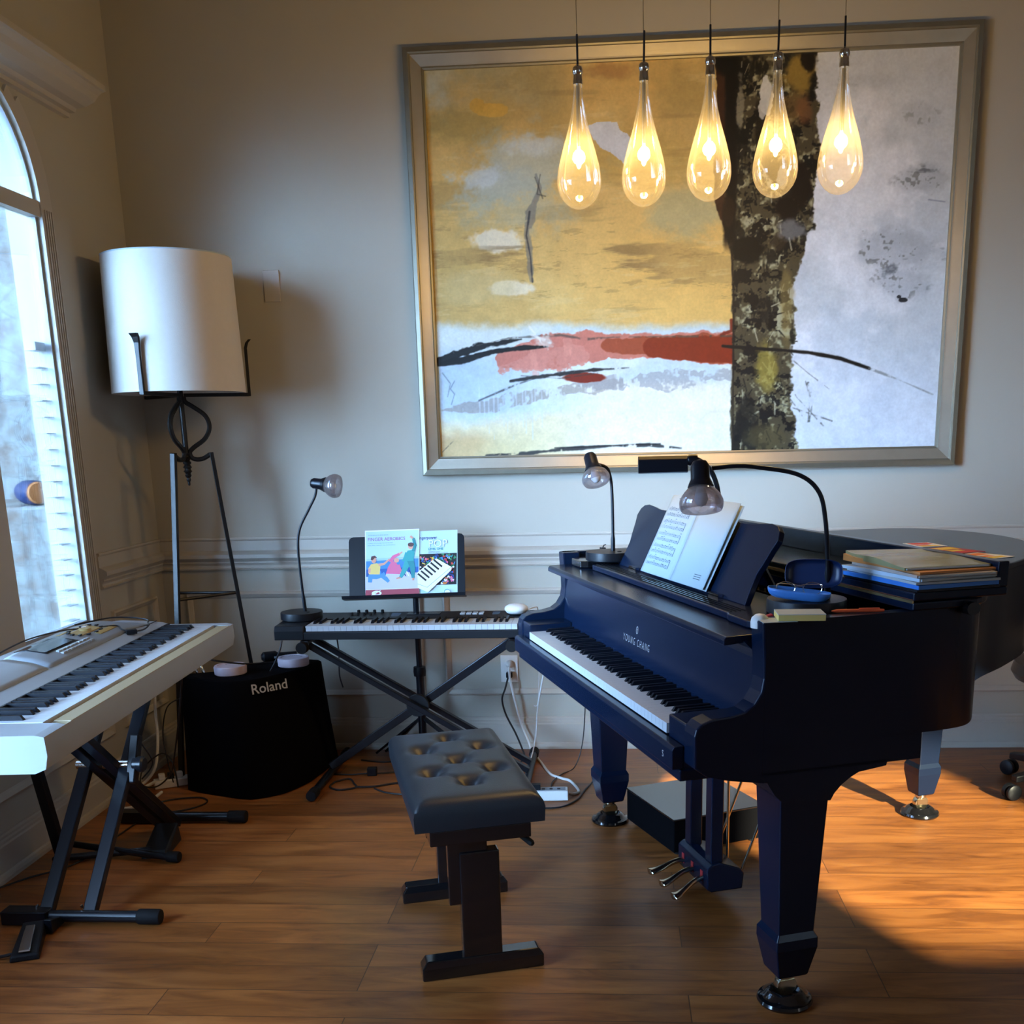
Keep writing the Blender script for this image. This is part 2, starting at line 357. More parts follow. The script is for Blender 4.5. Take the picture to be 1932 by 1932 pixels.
panel('trim_7', -.52, -.10, .247, .735, fl_); panel('trim_8', -1.95, -.62, .247, .60, fl_)
basep = [(0, .146), (.006, .146), (.010, .140), (.010, .132), (.014, .126), (.014, .118), (.018, .112), (.018, .028), (.026, .024), (.030, .012), (.030, 0), (0, 0)]
struct(MB().prism(basep, lambda p, q, h: (h, -p, q), 0, RX).build('baseboard_back', M['trimw']))
struct(MB().prism(basep, lambda p, q, h: (p, h, q), RY, 0).build('baseboard_left', M['trimw']))
# blank wall plate in the lamp's shadow
mb = MB(); mb.box(.572, .640, -.006, 0, 1.95, 2.075)
tag(mb.build('wall_plate', M['trimw'], bevel=.002), 'blank wall-coloured plate on the back wall beside the lampshade', 'wall plate')
# outlet
ol = thing('wall_outlet', 'white double electrical outlet low on the back wall behind the piano', 'outlet', (1.551, 0, .369))
MB().box(-.039, .039, -.006, 0, -.062, .062).build('cover_plate', M['wplate'], ol, bevel=.002)
for z in (.024, -.024):
    MB().prism([(.016 * math.cos(a) , .014 * math.sin(a)) for a in [2 * PI * k / 20 for k in range(20)]], lambda p, q, h: (p, h, q + z), -.0085, -.006).build('receptacle', M['wplate'], ol)
# ------------------------------------------------------------------ outside
struct(MB().box(-9, -.4, -9, 5, -.45, -.35).build('ground_outside', mat('dark_paving', (.06, .06, .05), .9)))
tag(MB().box(-7, .0, 2.4, 2.7, -.35, 5.5).build('stone_wall', M['stone']), 'tall pale mottled stone wall outside the arched window', 'wall')
tag(MB().box(-6, -.2, 1.5, 2.399, -.35, 1.04).build('stone_planter', M['stone'], bevel=.02), 'low pale stone ledge outside at the foot of the stone wall', 'ledge')
lg = thing('outdoor_log', 'dark rounded object with round orange-brown end on the stone ledge outside the window', 'log', (-1.41, 1.58, 1.115))
ax = (.75, -.66, 0)
MB().lathe([(.02, -.22), (.06, -.21), (.072, -.15), (.075, .0), (.068, .02)], axis=ax, seg=20).build('body', M['navy'], lg, smooth=True)
MB().lathe([(.066, .021), (.058, .034), (.02, .04)], axis=ax, seg=20).build('end_disc', mat('terracotta', (.45, .17, .05), .7), lg, smooth=True)

# ------------------------------------------------------------------ grand piano (local: x bass->treble, y keyboard->tail)
PX, PY, PT = 1.936, -1.654, -1.2338
pn = thing('grand_piano', 'black baby grand piano with open music desk and keyboard facing left', 'piano', (PX, PY, 0), PT)
def PW(u, v, z=0):
    return (PX + u * math.cos(PT) - v * math.sin(PT), PY + u * math.sin(PT) + v * math.cos(PT), z)
U = .773
def bez(p0, p1, p2, p3, n):
    return [tuple(p0[i] * (1 - t) ** 3 + 3 * p1[i] * t * (1 - t) ** 2 + 3 * p2[i] * t * t * (1 - t) + p3[i] * t ** 3 for i in (0, 1)) for t in [k / n for k in range(n)]]
outline = [(U, .163), (U, .35), (U, .52)] + [(p.x, p.y) for p in smooth_path([(U, .60, 0), (.752, .70, 0), (.66, .785, 0), (.51, .87, 0), (.375, 1.02, 0), (.26, 1.20, 0), (.10, 1.405, 0), (-.11, 1.555, 0), (-.35, 1.632, 0), (-.58, 1.615, 0), (-.73, 1.52, 0), (-U, 1.38, 0)], 6)] + [(-U, .163)]
def offset(poly, d):
    n = len(poly); out = []
    for i, p in enumerate(poly):
        a = Vector(poly[max(i - 1, 0)]); b = Vector(poly[min(i + 1, n - 1)]); t = (b - a)
        if t.length < 1e-6: t = Vector((0, 1))
        t.normalize(); nn = Vector((t.y, -t.x)); out.append((p[0] + nn.x * d, p[1] + nn.y * d))
    return out
inner = offset(outline, -.035)
mb = MB(); n = len(outline)
vs = []
for z in (.70, .985):
    vs += [(p[0], p[1], z) for p in outline] + [(p[0], p[1], z) for p in inner]
fs = []
for i in range(n - 1):
    o0, i0, o1, i1 = i, n + i, 2 * n + i, 3 * n + i
    fs += [(o0, o0 + 1, o1 + 1, o1), (i0 + 1, i0, i1, i1 + 1), (o1, o1 + 1, i1 + 1, i1), (o0 + 1, o0, i0, i0 + 1)]
for i in (0, n - 1): fs.append((i, 2 * n + i, 3 * n + i, n + i))
mb.add(vs, fs); mb.build('rim', M['lacq'], pn, smooth=True)
MB().prism(inner, lambda p, q, h: (p, q, h), .72, .75).build('soundboard', M['lacq'], pn)
MB().box(-.735, .735, .20, .60, .90, .925).build('pin_block', M['lacq'], pn)
for k in range(48): 
    u = -.66 + k * .0265; MB().lathe([(.003, .925), (.003, .95)], (u, .49 + .007 * (k % 3), 0), seg=6).build('tuning_pin', M['brass'], pn)
MB().box(-.73, .73, .462, .47, .925, .931).build('plate_edge', M['gold'], pn)
# arms / cheeks
armp = [(0, .672), (0, .745), (.004, .760), (.016, .772), (.041, .780), (.085, .783), (.118, .790), (.140, .805), (.156, .830), (.161, .860), (.160, .900), (.157, .940), (.155, .985), (.215, .985), (.215, .62), (.167, .620), (.083, .635), (.03, .65)]
for s in (-1, 1):
    a, b = sorted((s * (U - .0008), s * (U - .06)))
    MB().prism(armp, lambda p, q, h: (h, p, q), a, b).build('cheek', M['lacq'], pn, bevel=.004)
    # scrolled inner cheek which curves up to the fallboard
    a, b = sorted((s * .6145, s * .712))
    MB().box(a, b, .004, .150, .70, .758).build('key_block', M['lacq'], pn, bevel=.004)
# keybed and side aprons
MB().box(-.713, .713, .0, .60, .645, .700).build('keybed', M['lacq'], pn)
MB().box(-U, U, .163, .565, .638, .702).build('key_frame_support', M['lacq'], pn)
mb = MB(); mb.prism([(-.028, .655), (-.028, .700), (-.022, .708), (.0, .708), (.0, .655)], lambda p, q, h: (h, p, q), -.713, .713)
mb.build('keyslip', M['lacq'], pn, bevel=.002)
MB().box(-.72, .72, -.012, .1, .628, .655).build('bottom_rail', M['lacq'], pn, bevel=.003)
# leg brackets
brk = [(.165, .645), (.180, .612), (.196, .588), (.215, .570), (.336, .562), (.345, .578), (.362, .596), (.385, .612), (.405, .622), (.476, .630), (.480, .645)]
for s in (-1, 1):
    a, b = sorted((s * U, s * (U - .19))); MB().prism(brk, lambda p, q, h: (h, p, q), a, b).build('leg_bracket', M['lacq'], pn)
MB().prism([(.0 + .55 * math.cos(2 * PI * k / 24) * .3, .09 * math.sin(2 * PI * k / 24)) for k in range(24)], lambda p, q, h: (p - .35, q + 1.39, h), .62, .70).build('leg_bracket', M['lacq'], pn)
MB().box(-.65, .60, .62, .70, .66, .70).build('cross_beam', M['lacq'], pn)
MB().box(-.55, -.25, .70, 1.50, .66, .70).build('back_beam', M['lacq'], pn)
# white and black keys
wk = MB().box(-.0113, .0113, 0, .150, -.024, 0).mesh('white_key', M['ivory'])
bk_ = MB(); bk_.loft([[(-.0055, .052, 0), (.0055, .052, 0), (.0055, .150, 0), (-.0055, .150, 0)], [(-.0045, .060, .011), (.0045, .060, .011), (.0045, .150, .011), (-.0045, .150, .011)]])
bkm = bk_.mesh('black_key', M['ebony'])
def keys(parent, n, start, u0, v0, z0, w=.02356, sc_=1.0, wm=None, bm_=None):
    """start: index in octave (0=C) of the first white key"""
    has = [1, 1, 0, 1, 1, 1, 0]
    for k in range(n):
        inst('white_key', wm or wk, parent, (u0 + w * (k + .5), v0, z0))
        if has[(start + k) % 7] and k < n - 1:
            inst('black_key', bm_ or bkm, parent, (u0 + w * (k + 1), v0, z0))
keys(pn, 52, 5, -.6125, .0, .735)
# fallboard
mb = MB(); mb.prism([(.150, .738), (.158, .738), (.178, .90), (.172, .925), (.150, .936), (.140, .934), (.160, .915), (.166, .895)], lambda p, q, h: (h, p, q), -.712, .712)
fbo = mb.build('fallboard', M['lacq'], pn)
MB().prism([(.096, .926), (.096, .938), (.102, .945), (.198, .948), (.198, .934), (.110, .926)], lambda p, q, h: (h, p, q), -.705, .705).build('fallboard_lip', M['lacq'], pn, bevel=.002)
mb = MB(); fnl = lambda x, y: (x, .150 + .0985 * 0 + (.8 - .738 + y) * .0985 - .0006, .800 + y - .012)
def onfall(x, y):
    z = .790 + y; v = .150 + (z - .738) * (.016 / .157) - .0012; return (x, v, z)
text_mb(mb, 'YOUNG CHANG', .030, lambda x, y: onfall(x * .72, y * 1.0), spacing=1.45, offset=-.0005)
ring = [(.008 * math.cos(2 * PI * k / 20), .011 * math.sin(2 * PI * k / 20)) for k in range(20)]
for k in range(20):
    a, b = ring[k], ring[(k + 1) % 20]; mb.add([onfall(a[0], .045 + a[1]), onfall(b[0], .045 + b[1]), onfall(b[0] * .82, .045 + b[1] * .82), onfall(a[0] * .82, .045 + a[1] * .82)], [(0, 1, 2, 3)])
text_mb(mb, 'Y', .012, lambda x, y: onfall(x, .041 + y))
mb.build('maker_lettering', M['logo'], fbo, fixn=False)
mb = MB(); text_mb(mb, 'S', .022, lambda x, y: (.66 + x, -.0286, .672 + y)); mb.build('keyslip_letter', M['logo'], pn, fixn=False)
# music shelf and desk
mb = MB(); shp = [(-.50, .190), (.52, .190), (.545, .182), (.64, .182), (.68, .195), (.70, .22), (.705, .42), (-.50, .42)]
mb.prism(shp, lambda p, q, h: (p, q, h), .949, .966); mb.build('music_shelf', M['lacq'], pn, bevel=.003)
mb = MB()
for k in range(4): mb.box(-.49, .52, .200 + k * .012, .203 + k * .012, .966, .9685)
mb.build('shelf_groove_strip', M['lacqg'], pn)
MB().prism([(-.70, .20), (-.66, .168), (-.56, .166), (-.545, .19), (-.545, .30), (-.70, .30)], lambda p, q, h: (p, q, h), .949, .972).build('shelf_end_block', M['lacqg'], pn, bevel=.004)
MB().box(-.735, -.50, .30, .42, .949, .972).build('shelf_end_block', M['lacq'], pn)
MB().box(.705, .737, .20, .50, .925, .970).build('shelf_end_block', M['lacq'], pn)
MB().box(-.50, .70, .40, .42, .925, .966).build('shelf_support', M['lacq'], pn)
half = [(.455, 0), (.450, .045), (.448, .080), (.458, .105), (.468, .140), (.480, .168), (.470, .190), (.448, .202), (.415, .206), (.36, .202), (.31, .196), (.25, .196), (.18, .205), (.10, .212), (0, .214)]
dp = half + [(-a, b) for a, b in reversed(half[:-1])]
MTX = lambda p, q, h: (p, .268 + q * .43 + h * .91, .9665 + q * .94 - h * .41)
ds = MB().prism(dp, MTX, 0, .016).build('music_desk', M['lacq'], pn, bevel=.002)
for u in (-.30, .30): MB().box(u - .03, u + .03, .255, .268, .966, .978).build('desk_hinge', M['chrome'], pn)
MB().bar((.30, .36, 1.10), (.36, .41, .967), .012, .012).build('desk_prop', M['lacq'], pn)
# lid: main part, folded front flap with its upstanding lip
lidp = [(.787, .513)] + [p for p in offset(outline, .014) if p[1] > .53] + [(-.787, .513)]
MB().prism(lidp, lambda p, q, h: (p, q, h), .987, 1.006).build('lid', M['lacq'], pn, bevel=.004)
fl = MB().box(-.787, .787, .513, .756, 1.0085, 1.028).build('folded_lid_flap', M['lacq'], pn, bevel=.004)
MB().box(-.787, .787, .728, .756, 1.028, 1.086).build('flap_lip', M['lacq'], fl, bevel=.003)
MB().box(-.785, .785, .5105, .5135, 1.004, 1.010).build('lid_hinge', M['gold'], pn)
MB().prism([(.035 * math.cos(2 * PI * k / 16) * .5, .03 * math.sin(2 * PI * k / 16)) for k in range(16)], lambda p, q, h: (h, p + .66, q * .5 + .985), .772, .80).build('lid_prop_knob', M['lacqg'], pn)
# legs
def piano_leg(u, v, top, k=1.0):
    prof = [(w * k, z) for w, z in [(.062, top), (.062, top - .05), (.047, .205), (.055, .190), (.055, .165), (.040, .088), (.036, .082)]]
    rings = [[(a * w, b * w, z) for a, b in ((-1, -1), (1, -1), (1, 1), (-1, 1))] for w, z in prof]
    l = MB().loft(rings).build('leg', M['lacq'], pn, bevel=.003, loc=(u, v, 0))
    mb = MB(); mb.lathe([(.020, .085), (.020, .070), (.012, .068), (.012, .055)], seg=16); mb.box(-.014, .014, -.02, .02, .040, .062)
    c = mb.build('caster', M['brass'], l, smooth=True)
    w = MB().lathe([(.004, -.012), (.026, -.011), (.028, 0), (.026, .011), (.004, .012)], (0, .0, .046), (1, 0, 0), 24).build('wheel', M['brass'], c, smooth=True)
    return l
for u, v, t in ((.660, .300, .60), (-.660, .300, .60), (-.352, 1.393, .64)): piano_leg(u, v, t, .84 if v > 1 else 1.0)
# lyre with pedals
ly = MB()
ly.prism([(.335, .055), (.335, .120), (.350, .132), (.375, .138), (.445, .110), (.455, .095), (.450, .045), (.350, .045)], lambda p, q, h: (h, p, q), -.105, .118)
ly = ly.build('lyre_box', M['lacq'], pn, bevel=.004)
for u in (-.070, .082): MB().box(u - .022, u + .022, .352, .392, .13, .632).build('lyre_post', M['lacq'], pn, bevel=.004)
MB().box(-.12, .13, .335, .42, .600, .632).build('lyre_top_block', M['lacq'], pn, bevel=.003)
for k, (u0, u1) in enumerate(((-.062, -.058), (.008, .036), (.078, .130))):
    MB().box(u0 - .008, u0 + .008, .333, .3355, .072, .104).build('pedal_felt', M['felt'], ly)
    path = smooth_path([(u0, .345, .082), (u0 + (u1 - u0) * .3, .305, .080), (u0 + (u1 - u0) * .7, .262, .066), (u1, .235, .060), (u1, .218, .060)], 5)
    m_ = len(path); rings = []
    for i, p in enumerate(path):
        t = i / (m_ - 1); w = .009 + .016 * max(0, (t - .30) / .70) ** 1.0; w = w if t < .93 else w * (1 - (t - .93) / .07 * .6)
        rings.append([(p.x + w * math.cos(a), p.y, p.z + .009 * math.sin(a)) for a in [2 * PI * q / 12 for q in range(12)]])
    MB().loft(rings).build('pedal', M['brass'], ly, smooth=True)
for u in (-.08, .10): MB().tube([(u, .452, .09), (u + .02, .66, .66)], .0045, 8).build('brace_rod', M['brass'], pn, smooth=True)
MB().tube([(.015, .448, .10), (.015, .446, .645)], .0045, 8).build('pedal_rod', M['brass'], pn, smooth=True)
MB().box(-.02, .03, .43, .44, .56, .566).build('pedal_lever', M['chrome'], pn)
# record/player unit hung under the keybed
un = MB(); un.prism([(.50, .645), (.50, .46), (.53, .42), (.62, .42), (.64, .645)], lambda p, q, h: (h, p, q), -.12, .10)
un = un.build('under_case_unit', M['blk'], pn, bevel=.004)
MB().lathe([(.004, 0), (.004, .02), (.009, .022), (.009, .034)], (.02, .64, .47), (.4, 1, 0), 12).build('knob', M['blk'], un)
# cups under the casters
for i, (u, v, lab) in enumerate(((.660, .300, 'round black caster cup under the piano leg nearest the camera'), (-.660, .300, 'round black caster cup under the front piano leg beyond the bench'), (-.352, 1.393, 'round black caster cup under the rear piano leg in the sunlight'))):
    x, y, _ = PW(u, v)
    o = MB().lathe([(.066, 0), (.069, .006), (.066, .013), (.052, .018), (.046, .028), (.036, .033), (.030, .022), (.012, .018)], seg=40).build('caster_cup', M['lacqg'], None, smooth=True, loc=(x, y, .0005))
    tag(o, lab, 'caster cup', 'caster cups under the piano legs')
# black box beneath
bx = thing('floor_speaker_box', 'low black box with glossy top on the floor under the piano', 'box', (2.265, -1.055, 0), -1.134)
MB().box(-.18, .18, -.14, .21, .015, .128).build('case', M['cloth'], bx, bevel=.004)
MB().box(-.182, .182, -.142, .212, .128, .134).build('top_panel', M['lacqg'], bx, bevel=.002)
for a in (-.15, .15):
    for b in (-.11, .18): MB().lathe([(.012, 0), (.012, .016)], (a, b, 0), seg=12).build('foot', M['rubber'], bx)

# ------------------------------------------------------------------ flat printed sheets
class Sheet:
    """paper plane with layered printed shapes; local x right, y up, printed along n"""
    def __init__(s, O, ex, ey):
        s.O = Vector(O); s.ex = Vector(ex).normalized(); s.ey = Vector(ey).normalized(); s.n = s.ex.cross(s.ey).normalized(); s.mb = MB(); s.mats = []; s.k = 0
    def P(s, x, y, h=0): return s.O + s.ex * x + s.ey * y + s.n * h
    def mi(s, m):
        if m not in s.mats: s.mats.append(m)
        return s.mats.index(m)
    def poly(s, pts, m, lift=None):
        if lift is None: s.k += 1; lift = .0004 + .00006 * s.k
        s.mb.add([s.P(x, y, lift) for x, y in pts], [tuple(range(len(pts)))], s.mi(m))
    def line(s, a, b, w, m, lift=.0006):
        d = Vector((b[0] - a[0], b[1] - a[1])); d.normalize(); n_ = Vector((-d.y, d.x)) * w / 2
        s.poly([(a[0] + n_.x, a[1] + n_.y), (b[0] + n_.x, b[1] + n_.y), (b[0] - n_.x, b[1] - n_.y), (a[0] - n_.x, a[1] - n_.y)], m, lift)
    def limb(s, pts, w, m):
        """stroke of varying width"""
        s.k += 1; lift = .0004 + .00006 * s.k; L_, R_ = [], []
        for i, p in enumerate(pts):
            a = pts[max(i - 1, 0)]; b = pts[min(i + 1, len(pts) - 1)]; d = Vector((b[0] - a[0], b[1] - a[1])).normalized(); ww = w[i] if isinstance(w, (list, tuple)) else w
            L_.append((p[0] - d.y * ww / 2, p[1] + d.x * ww / 2)); R_.append((p[0] + d.y * ww / 2, p[1] - d.x * ww / 2))
        for i in range(len(pts) - 1): s.mb.add([s.P(x, y, lift) for x, y in (L_[i], L_[i + 1], R_[i + 1], R_[i])], [(0, 1, 2, 3)], s.mi(m))
    def disc(s, x, y, rx, ry, m, n=16): s.poly([(x + rx * math.cos(2 * PI * k / n), y + ry * math.sin(2 * PI * k / n)) for k in range(n)], m)
    def text(s, t, x, y, size, m, align='LEFT', sx=1, rot=0, spacing=1, offset=0, lift=.0012):
        c_, s_ = math.cos(rot), math.sin(rot)
        text_mb(s.mb, t, size, lambda a, b: s.P(x + (a * sx) * c_ - b * s_, y + (a * sx) * s_ + b * c_, lift), s.mi(m), align, spacing, offset)
    def build(s, name, parent): return s.mb.build(name, s.mats, parent, fixn=False)
def flat(name, c, r=.6): return mat('print_' + name, lin(c), r)
C = {k: flat(k, v) for k, v in dict(sky=(190, 222, 235), blue=(70, 140, 205), sea=(40, 95, 175), teal=(60, 165, 165), teal2=(45, 140, 145), pink=(225, 110, 150), skin=(225, 165, 140), yellow=(235, 205, 120), jeans=(85, 150, 215), maroon=(165, 70, 85), purple=(150, 85, 165), hair=(90, 60, 60), lav=(205, 205, 235), white=(240, 245, 248), cyan=(150, 205, 225), navyp=(35, 50, 120), redp=(205, 60, 50), greenp=(50, 140, 90), yel=(230, 200, 70), olive=(120, 120, 60), tan=(190, 160, 110), black=(15, 15, 18), skyl=(168, 205, 228), org=(225, 130, 60)).items()}

# ------------------------------------------------------------------ open sheet music on the piano desk
def onpiano(u, v, z): return Vector(PW(u, v, z))
eu = Vector((math.cos(PT), math.sin(PT), 0)); ev = Vector((-math.sin(PT), math.cos(PT), 0))
ey = (ev * .416 + Vector((0, 0, 1)) * .909).normalized(); nb = eu.cross(ey).normalized()   # outward from the desk, to the player
if nb.dot(ev) > 0: nb = -nb
sm = thing('sheet_music', 'open music book with printed staves on the left page, standing on the piano desk', 'book', onpiano(.0, .262, .972), 0)
def page(u0, u1, h, t0, t1, bulge, name, lean0=0, lean1=0):
    n = 10; mb = MB(); vs = []
    for j, y in ((0, 0), (1, h)):
        for i in range(n + 1):
            f = i / n; u = u0 + (u1 - u0) * f + (lean0 * (1 - f) + lean1 * f) * j
            d = t0 * (1 - f) + t1 * f + bulge * math.sin(PI * f)
            vs.append(eu * u + ey * y + nb * d)
    mb.add(vs, [(i, i + 1, n + 1 + i + 1, n + 1 + i) for i in range(n)])
    o = mb.build(name, M['paper'], sm, smooth=True, fixn=False)
    s_ = o.modifiers.new('s', 'SOLIDIFY'); s_.thickness = .0008; s_.offset = 0
    return o
HB = .245
lp = page(-.225, .0, HB, .008, .004, .010, 'left_page', .012, 0)
rp = page(.0, .242, HB, .004, .012, .004, 'right_page', 0, .01)
page(.002, .249, HB - .004, .002, .004, .0, 'back_pages', 0, .012)
page(-.228, -.002, HB - .002, .003, .001, .0, 'back_pages', .01, 0)
# printed staves follow the page surface
def onpage(x, y, lift=.0012):    # x 0..1 across the left page
    u = -.225 + .225 * x + .012 * (1 - x) * y / HB; d = .008 * (1 - x) + .004 * x + .010 * math.sin(PI * x)
    return eu * u + ey * y + nb * (d + lift)
mb = MB()
def seg_(x0, x1, y0, y1):
    k = max(1, int((x1 - x0) * 12)); vs = []
    for i in range(k + 1):
        x = x0 + (x1 - x0) * i / k; vs += [onpage(x, y0), onpage(x, y1)]
    mb.add(vs, [(2 * i, 2 * i + 1, 2 * i + 3, 2 * i + 2) for i in range(k)])
for sysn in range(5):
    for st in range(2):
        yb = .205 - sysn * .0385 - st * .0175
        for l in range(5): seg_(.10, .84, yb - l * .0018, yb - l * .0018 + .0004)
        x = .14
        while x < .80:
            y = yb - .0085 + random.random() * .009; seg_(x, x + .014, y, y + .0017); seg_(x + .012, x + .0145, y, y + .0055 + random.random() * .003)
            if random.random() < .4: seg_(x + .012, x + .05, y + .006, y + .0075)
            x += .030 + random.random() * .028
    seg_(.835, .845, .205 - sysn * .0385 - .025, .205 - sysn * .0385)
seg_(.36, .44, .2335, .2365); 
mb.build('printed_staves', M['inkg'], lp, fixn=False)
mb = MB()
def onright(x, y): 
    u = .242 * x + .01 * x * y / HB; return eu * u + ey * y + nb * (.004 * (1 - x) + .012 * x + .004 * math.sin(PI * x) + .0012)
for k in range(3): mb.add([onright(.66, .034 - k * .006), onright(.84, .034 - k * .006), onright(.84, .036 - k * .006), onright(.66, .036 - k * .006)], [(0, 1, 2, 3)])
mb.build('printed_note', M['inkg'], rp, fixn=False)

# ------------------------------------------------------------------ piano bench
bn = thing('piano_bench', 'black leather piano bench with seven buttoned tufts before the piano', 'bench', (1.592, -1.808, 0), -1.272)
NX, NY = 90, 46; LX, LY = .335, .165; SXO = -.037
tuft = [(-.236, .0), (-.128, -.088), (-.128, .088), (-.012, .0), (.086, -.088), (.086, .088), (.185, .0)]
vs = []; top = .505
def sh(x, y):
    z = top
    for tx, ty in tuft: z -= .030 * math.exp(-((x - tx) ** 2 + (y - ty) ** 2) / (2 * .021 ** 2))
    for ax, ay in ((tx, ty) for tx, ty in tuft):
        for bx_, by in tuft:
            d = math.hypot(ax - bx_, ay - by)
            if .10 < d < .17 and (ax, ay) < (bx_, by):
                t = max(0, min(1, ((x - ax) * (bx_ - ax) + (y - ay) * (by - ay)) / d / d)); q = math.hypot(x - ax - t * (bx_ - ax), y - ay - t * (by - ay)); z -= .0035 * math.exp(-(q / .008) ** 2)
    ed = min(LX - abs(x), LY - abs(y)); z -= .026 * math.exp(-max(0, ed) / .016)
    return z
for j in range(NY + 1):
    for i in range(NX + 1):
        x = -LX + 2 * LX * i / NX; y = -LY + 2 * LY * j / NY; vs.append((x, y, sh(x, y)))
fs = [(j * (NX + 1) + i, j * (NX + 1) + i + 1, (j + 1) * (NX + 1) + i + 1, (j + 1) * (NX + 1) + i) for j in range(NY) for i in range(NX)]
per = [i for i in range(NX + 1)] + [(j + 1) * (NX + 1) - 1 for j in range(1, NY + 1)] + [NY * (NX + 1) + i for i in range(NX - 1, -1, -1)] + [j * (NX + 1) for j in range(NY - 1, 0, -1)]
o = len(vs); m_ = len(per); vs += [(vs[p][0] * 1.012, vs[p][1] * 1.02, .465) for p in per]; vs += [(vs[p][0] * 1.006, vs[p][1] * 1.01, .425) for p in per]
for k in range(m_):
    a, b = per[k], per[(k + 1) % m_]; fs.append((b, a, o + k, o + (k + 1) % m_)); fs.append((o + (k + 1) % m_, o + k, o + m_ + k, o + m_ + (k + 1) % m_))
fs.append(tuple(o + m_ + k for k in range(m_)))
seat = MB().add(vs, fs).build('seat_cushion', M['leath'], bn, smooth=True, loc=(SXO, 0, 0))
for tx, ty in tuft: MB().lathe([(.0095, 0), (.0088, .0035), (.004, .0055)], (tx, ty, sh(tx, ty) - .001), seg=16).build('button', M['leath'], seat, smooth=True)
MB().box(-.30, .30, -.13, .13, .385, .425).build('seat_frame', M['lacqg'], bn, bevel=.003)
for s in (-1, 1):
    MB().box(s * .243 - .020, s * .243 + .020, -.052, .052, .05, .345).build('leg_sleeve', M['lacqg'], bn, bevel=.004)
    MB().box(s * .243 - .013, s * .243 + .013, -.082, .022, .20, .39).build('leg_post', M['lacqg'], bn, bevel=.003)
    a, b = sorted((s * .216, s * .270))
    MB().loft([[(a, -.163, 0), (b, -.163, 0), (b, .163, 0), (a, .163, 0)], [(a, -.163, .034), (b, -.163, .034), (b, .163, .034), (a, .163, .034)], [(a + .004, -.150, .054), (b - .004, -.150, .054), (b - .004, .150, .054), (a + .004, .150, .054)]]).build('foot', M['lacqg'], bn, bevel=.004)
MB().box(-.22, .22, -.012, .012, .33, .38).build('stretcher', M['lacqg'], bn, bevel=.003)
MB().tube([(.06, .04, .395), (.15, .09, .375), (.20, .115, .362)], .005, 8).build('height_lever', M['blkm'], bn)
MB().lathe([(.007, 0), (.009, .01), (.009, .06), (.006, .066)], (.198, .114, .3625), (.80, .40, -.22), 12).build('lever_grip', M['rubber'], bn, smooth=True)

# ------------------------------------------------------------------ black keyboard on X stand by the back wall
KZ = .600
kb = thing('stage_keyboard', 'black 61-key keyboard on a black X stand against the back wall', 'keyboard', (.655, -.195, KZ), 0)
KW, KD = 1.045, .305
mb = MB(); bp = [(-KD, .004), (-KD, .034), (-KD + .012, .040), (-KD + .012, .034), (-.150, .034), (-.148, .062), (-.02, .0665), (-.004, .065), (0, .060), (0, .006), (-.02, 0), (-KD + .03, 0)]
mb.prism(bp, lambda p, q, h: (h, p, q), .0, KW); body = mb.build('body', M['blk'], kb, bevel=.002)
for a, b in ((-.0, .122), (.998, KW)):
    MB().prism([(-KD - .002, .004), (-KD - .002, .040), (-KD + .010, .060), (-.16, .064), (-.149, .066), (-.149, .004)], lambda p, q, h: (h, p, q), a, b).build('end_cheek', M['blk'], kb, bevel=.004)
wk2 = MB(); wk2.box(-.0113, .0113, 0, .140, -.006, 0); wk2.box(-.0113, .0113, .004, .010, -.022, -.006)
wk2 = wk2.mesh('synth_white_key', M['ivory'])
for me in (wk2,): pass
b2 = MB(); b2.loft([[(-.006, .050, 0), (.006, .050, 0), (.006, .140, 0), (-.006, .140, 0)], [(-.0045, .060, .011), (.0045, .060, .011), (.0045, .140, .011), (-.0045, .140, .011)]])
b2 = b2.mesh('synth_black_key', M['ebony'])
keys(kb, 36, 0, .130, -KD + .002, .060, .0237, wm=wk2, bm_=b2)
def slope(y): return .062 + (y + .148) * (.0045 / .128)
for k in range(4): MB().lathe([(.007, 0), (.0065, .012), (.005, .014)], (.285 + k * .034, -.035, slope(-.035)), seg=14).build('knob', M['rubber'], kb, smooth=True)
for k in range(4): MB().box(.262 + k * .026, .270 + k * .026, -.085, -.072, slope(-.08), slope(-.08) + .012).build('slider_cap', M['rubber'], kb, bevel=.001)
for k in range(5):
    MB().box(.43 + k * .002, .47, -.050 - k * .014, -.047 - k * .014, slope(-.05 - k * .014), slope(-.05 - k * .014) + .001).build('panel_marking', M['inkg'], kb)
MB().box(.50, .64, -.09, -.035, .064, .0685).build('display', M['screen'], kb)
for k in range(4): 
    for r_ in range(2): MB().box(.725 + k * .026, .745 + k * .026, -.090 + r_ * .024, -.070 + r_ * .024, slope(-.07 + r_ * .024) - .001, slope(-.07 + r_ * .024) + .004).build('pad_button', M['pwhite'], kb, bevel=.001)
for k in range(3): MB().box(.86, .89, -.085 + k * .02, -.082 + k * .02, slope(-.08 + k * .02), slope(-.08 + k * .02) + .001).build('panel_marking', M['inkg'], kb)
st = thing('keyboard_x_stand', 'black double-braced X stand holding the black keyboard by the back wall', 'stand', (1.22, -.40, 0), 0)
def L(x, y, z): return (x - 1.22, y + .40, z)
for y in (-.475, -.365): MB().bar(L(.775, y, .585), L(1.665, y, .045), .022, .030, (0, 1, 0)).build('cross_bar', M['blkm'], st, bevel=.003)
MB().bar(L(1.62, -.42, .588), L(.825, -.42, .045), .034, .024, (0, 1, 0)).build('cross_bar', M['blkm'], st, bevel=.003)
MB().lathe([(.045, -.012), (.048, 0), (.045, .012)], L(1.215, -.45, .318), (0, 1, 0), 28).build('locking_disc', M['blk'], st, smooth=True)
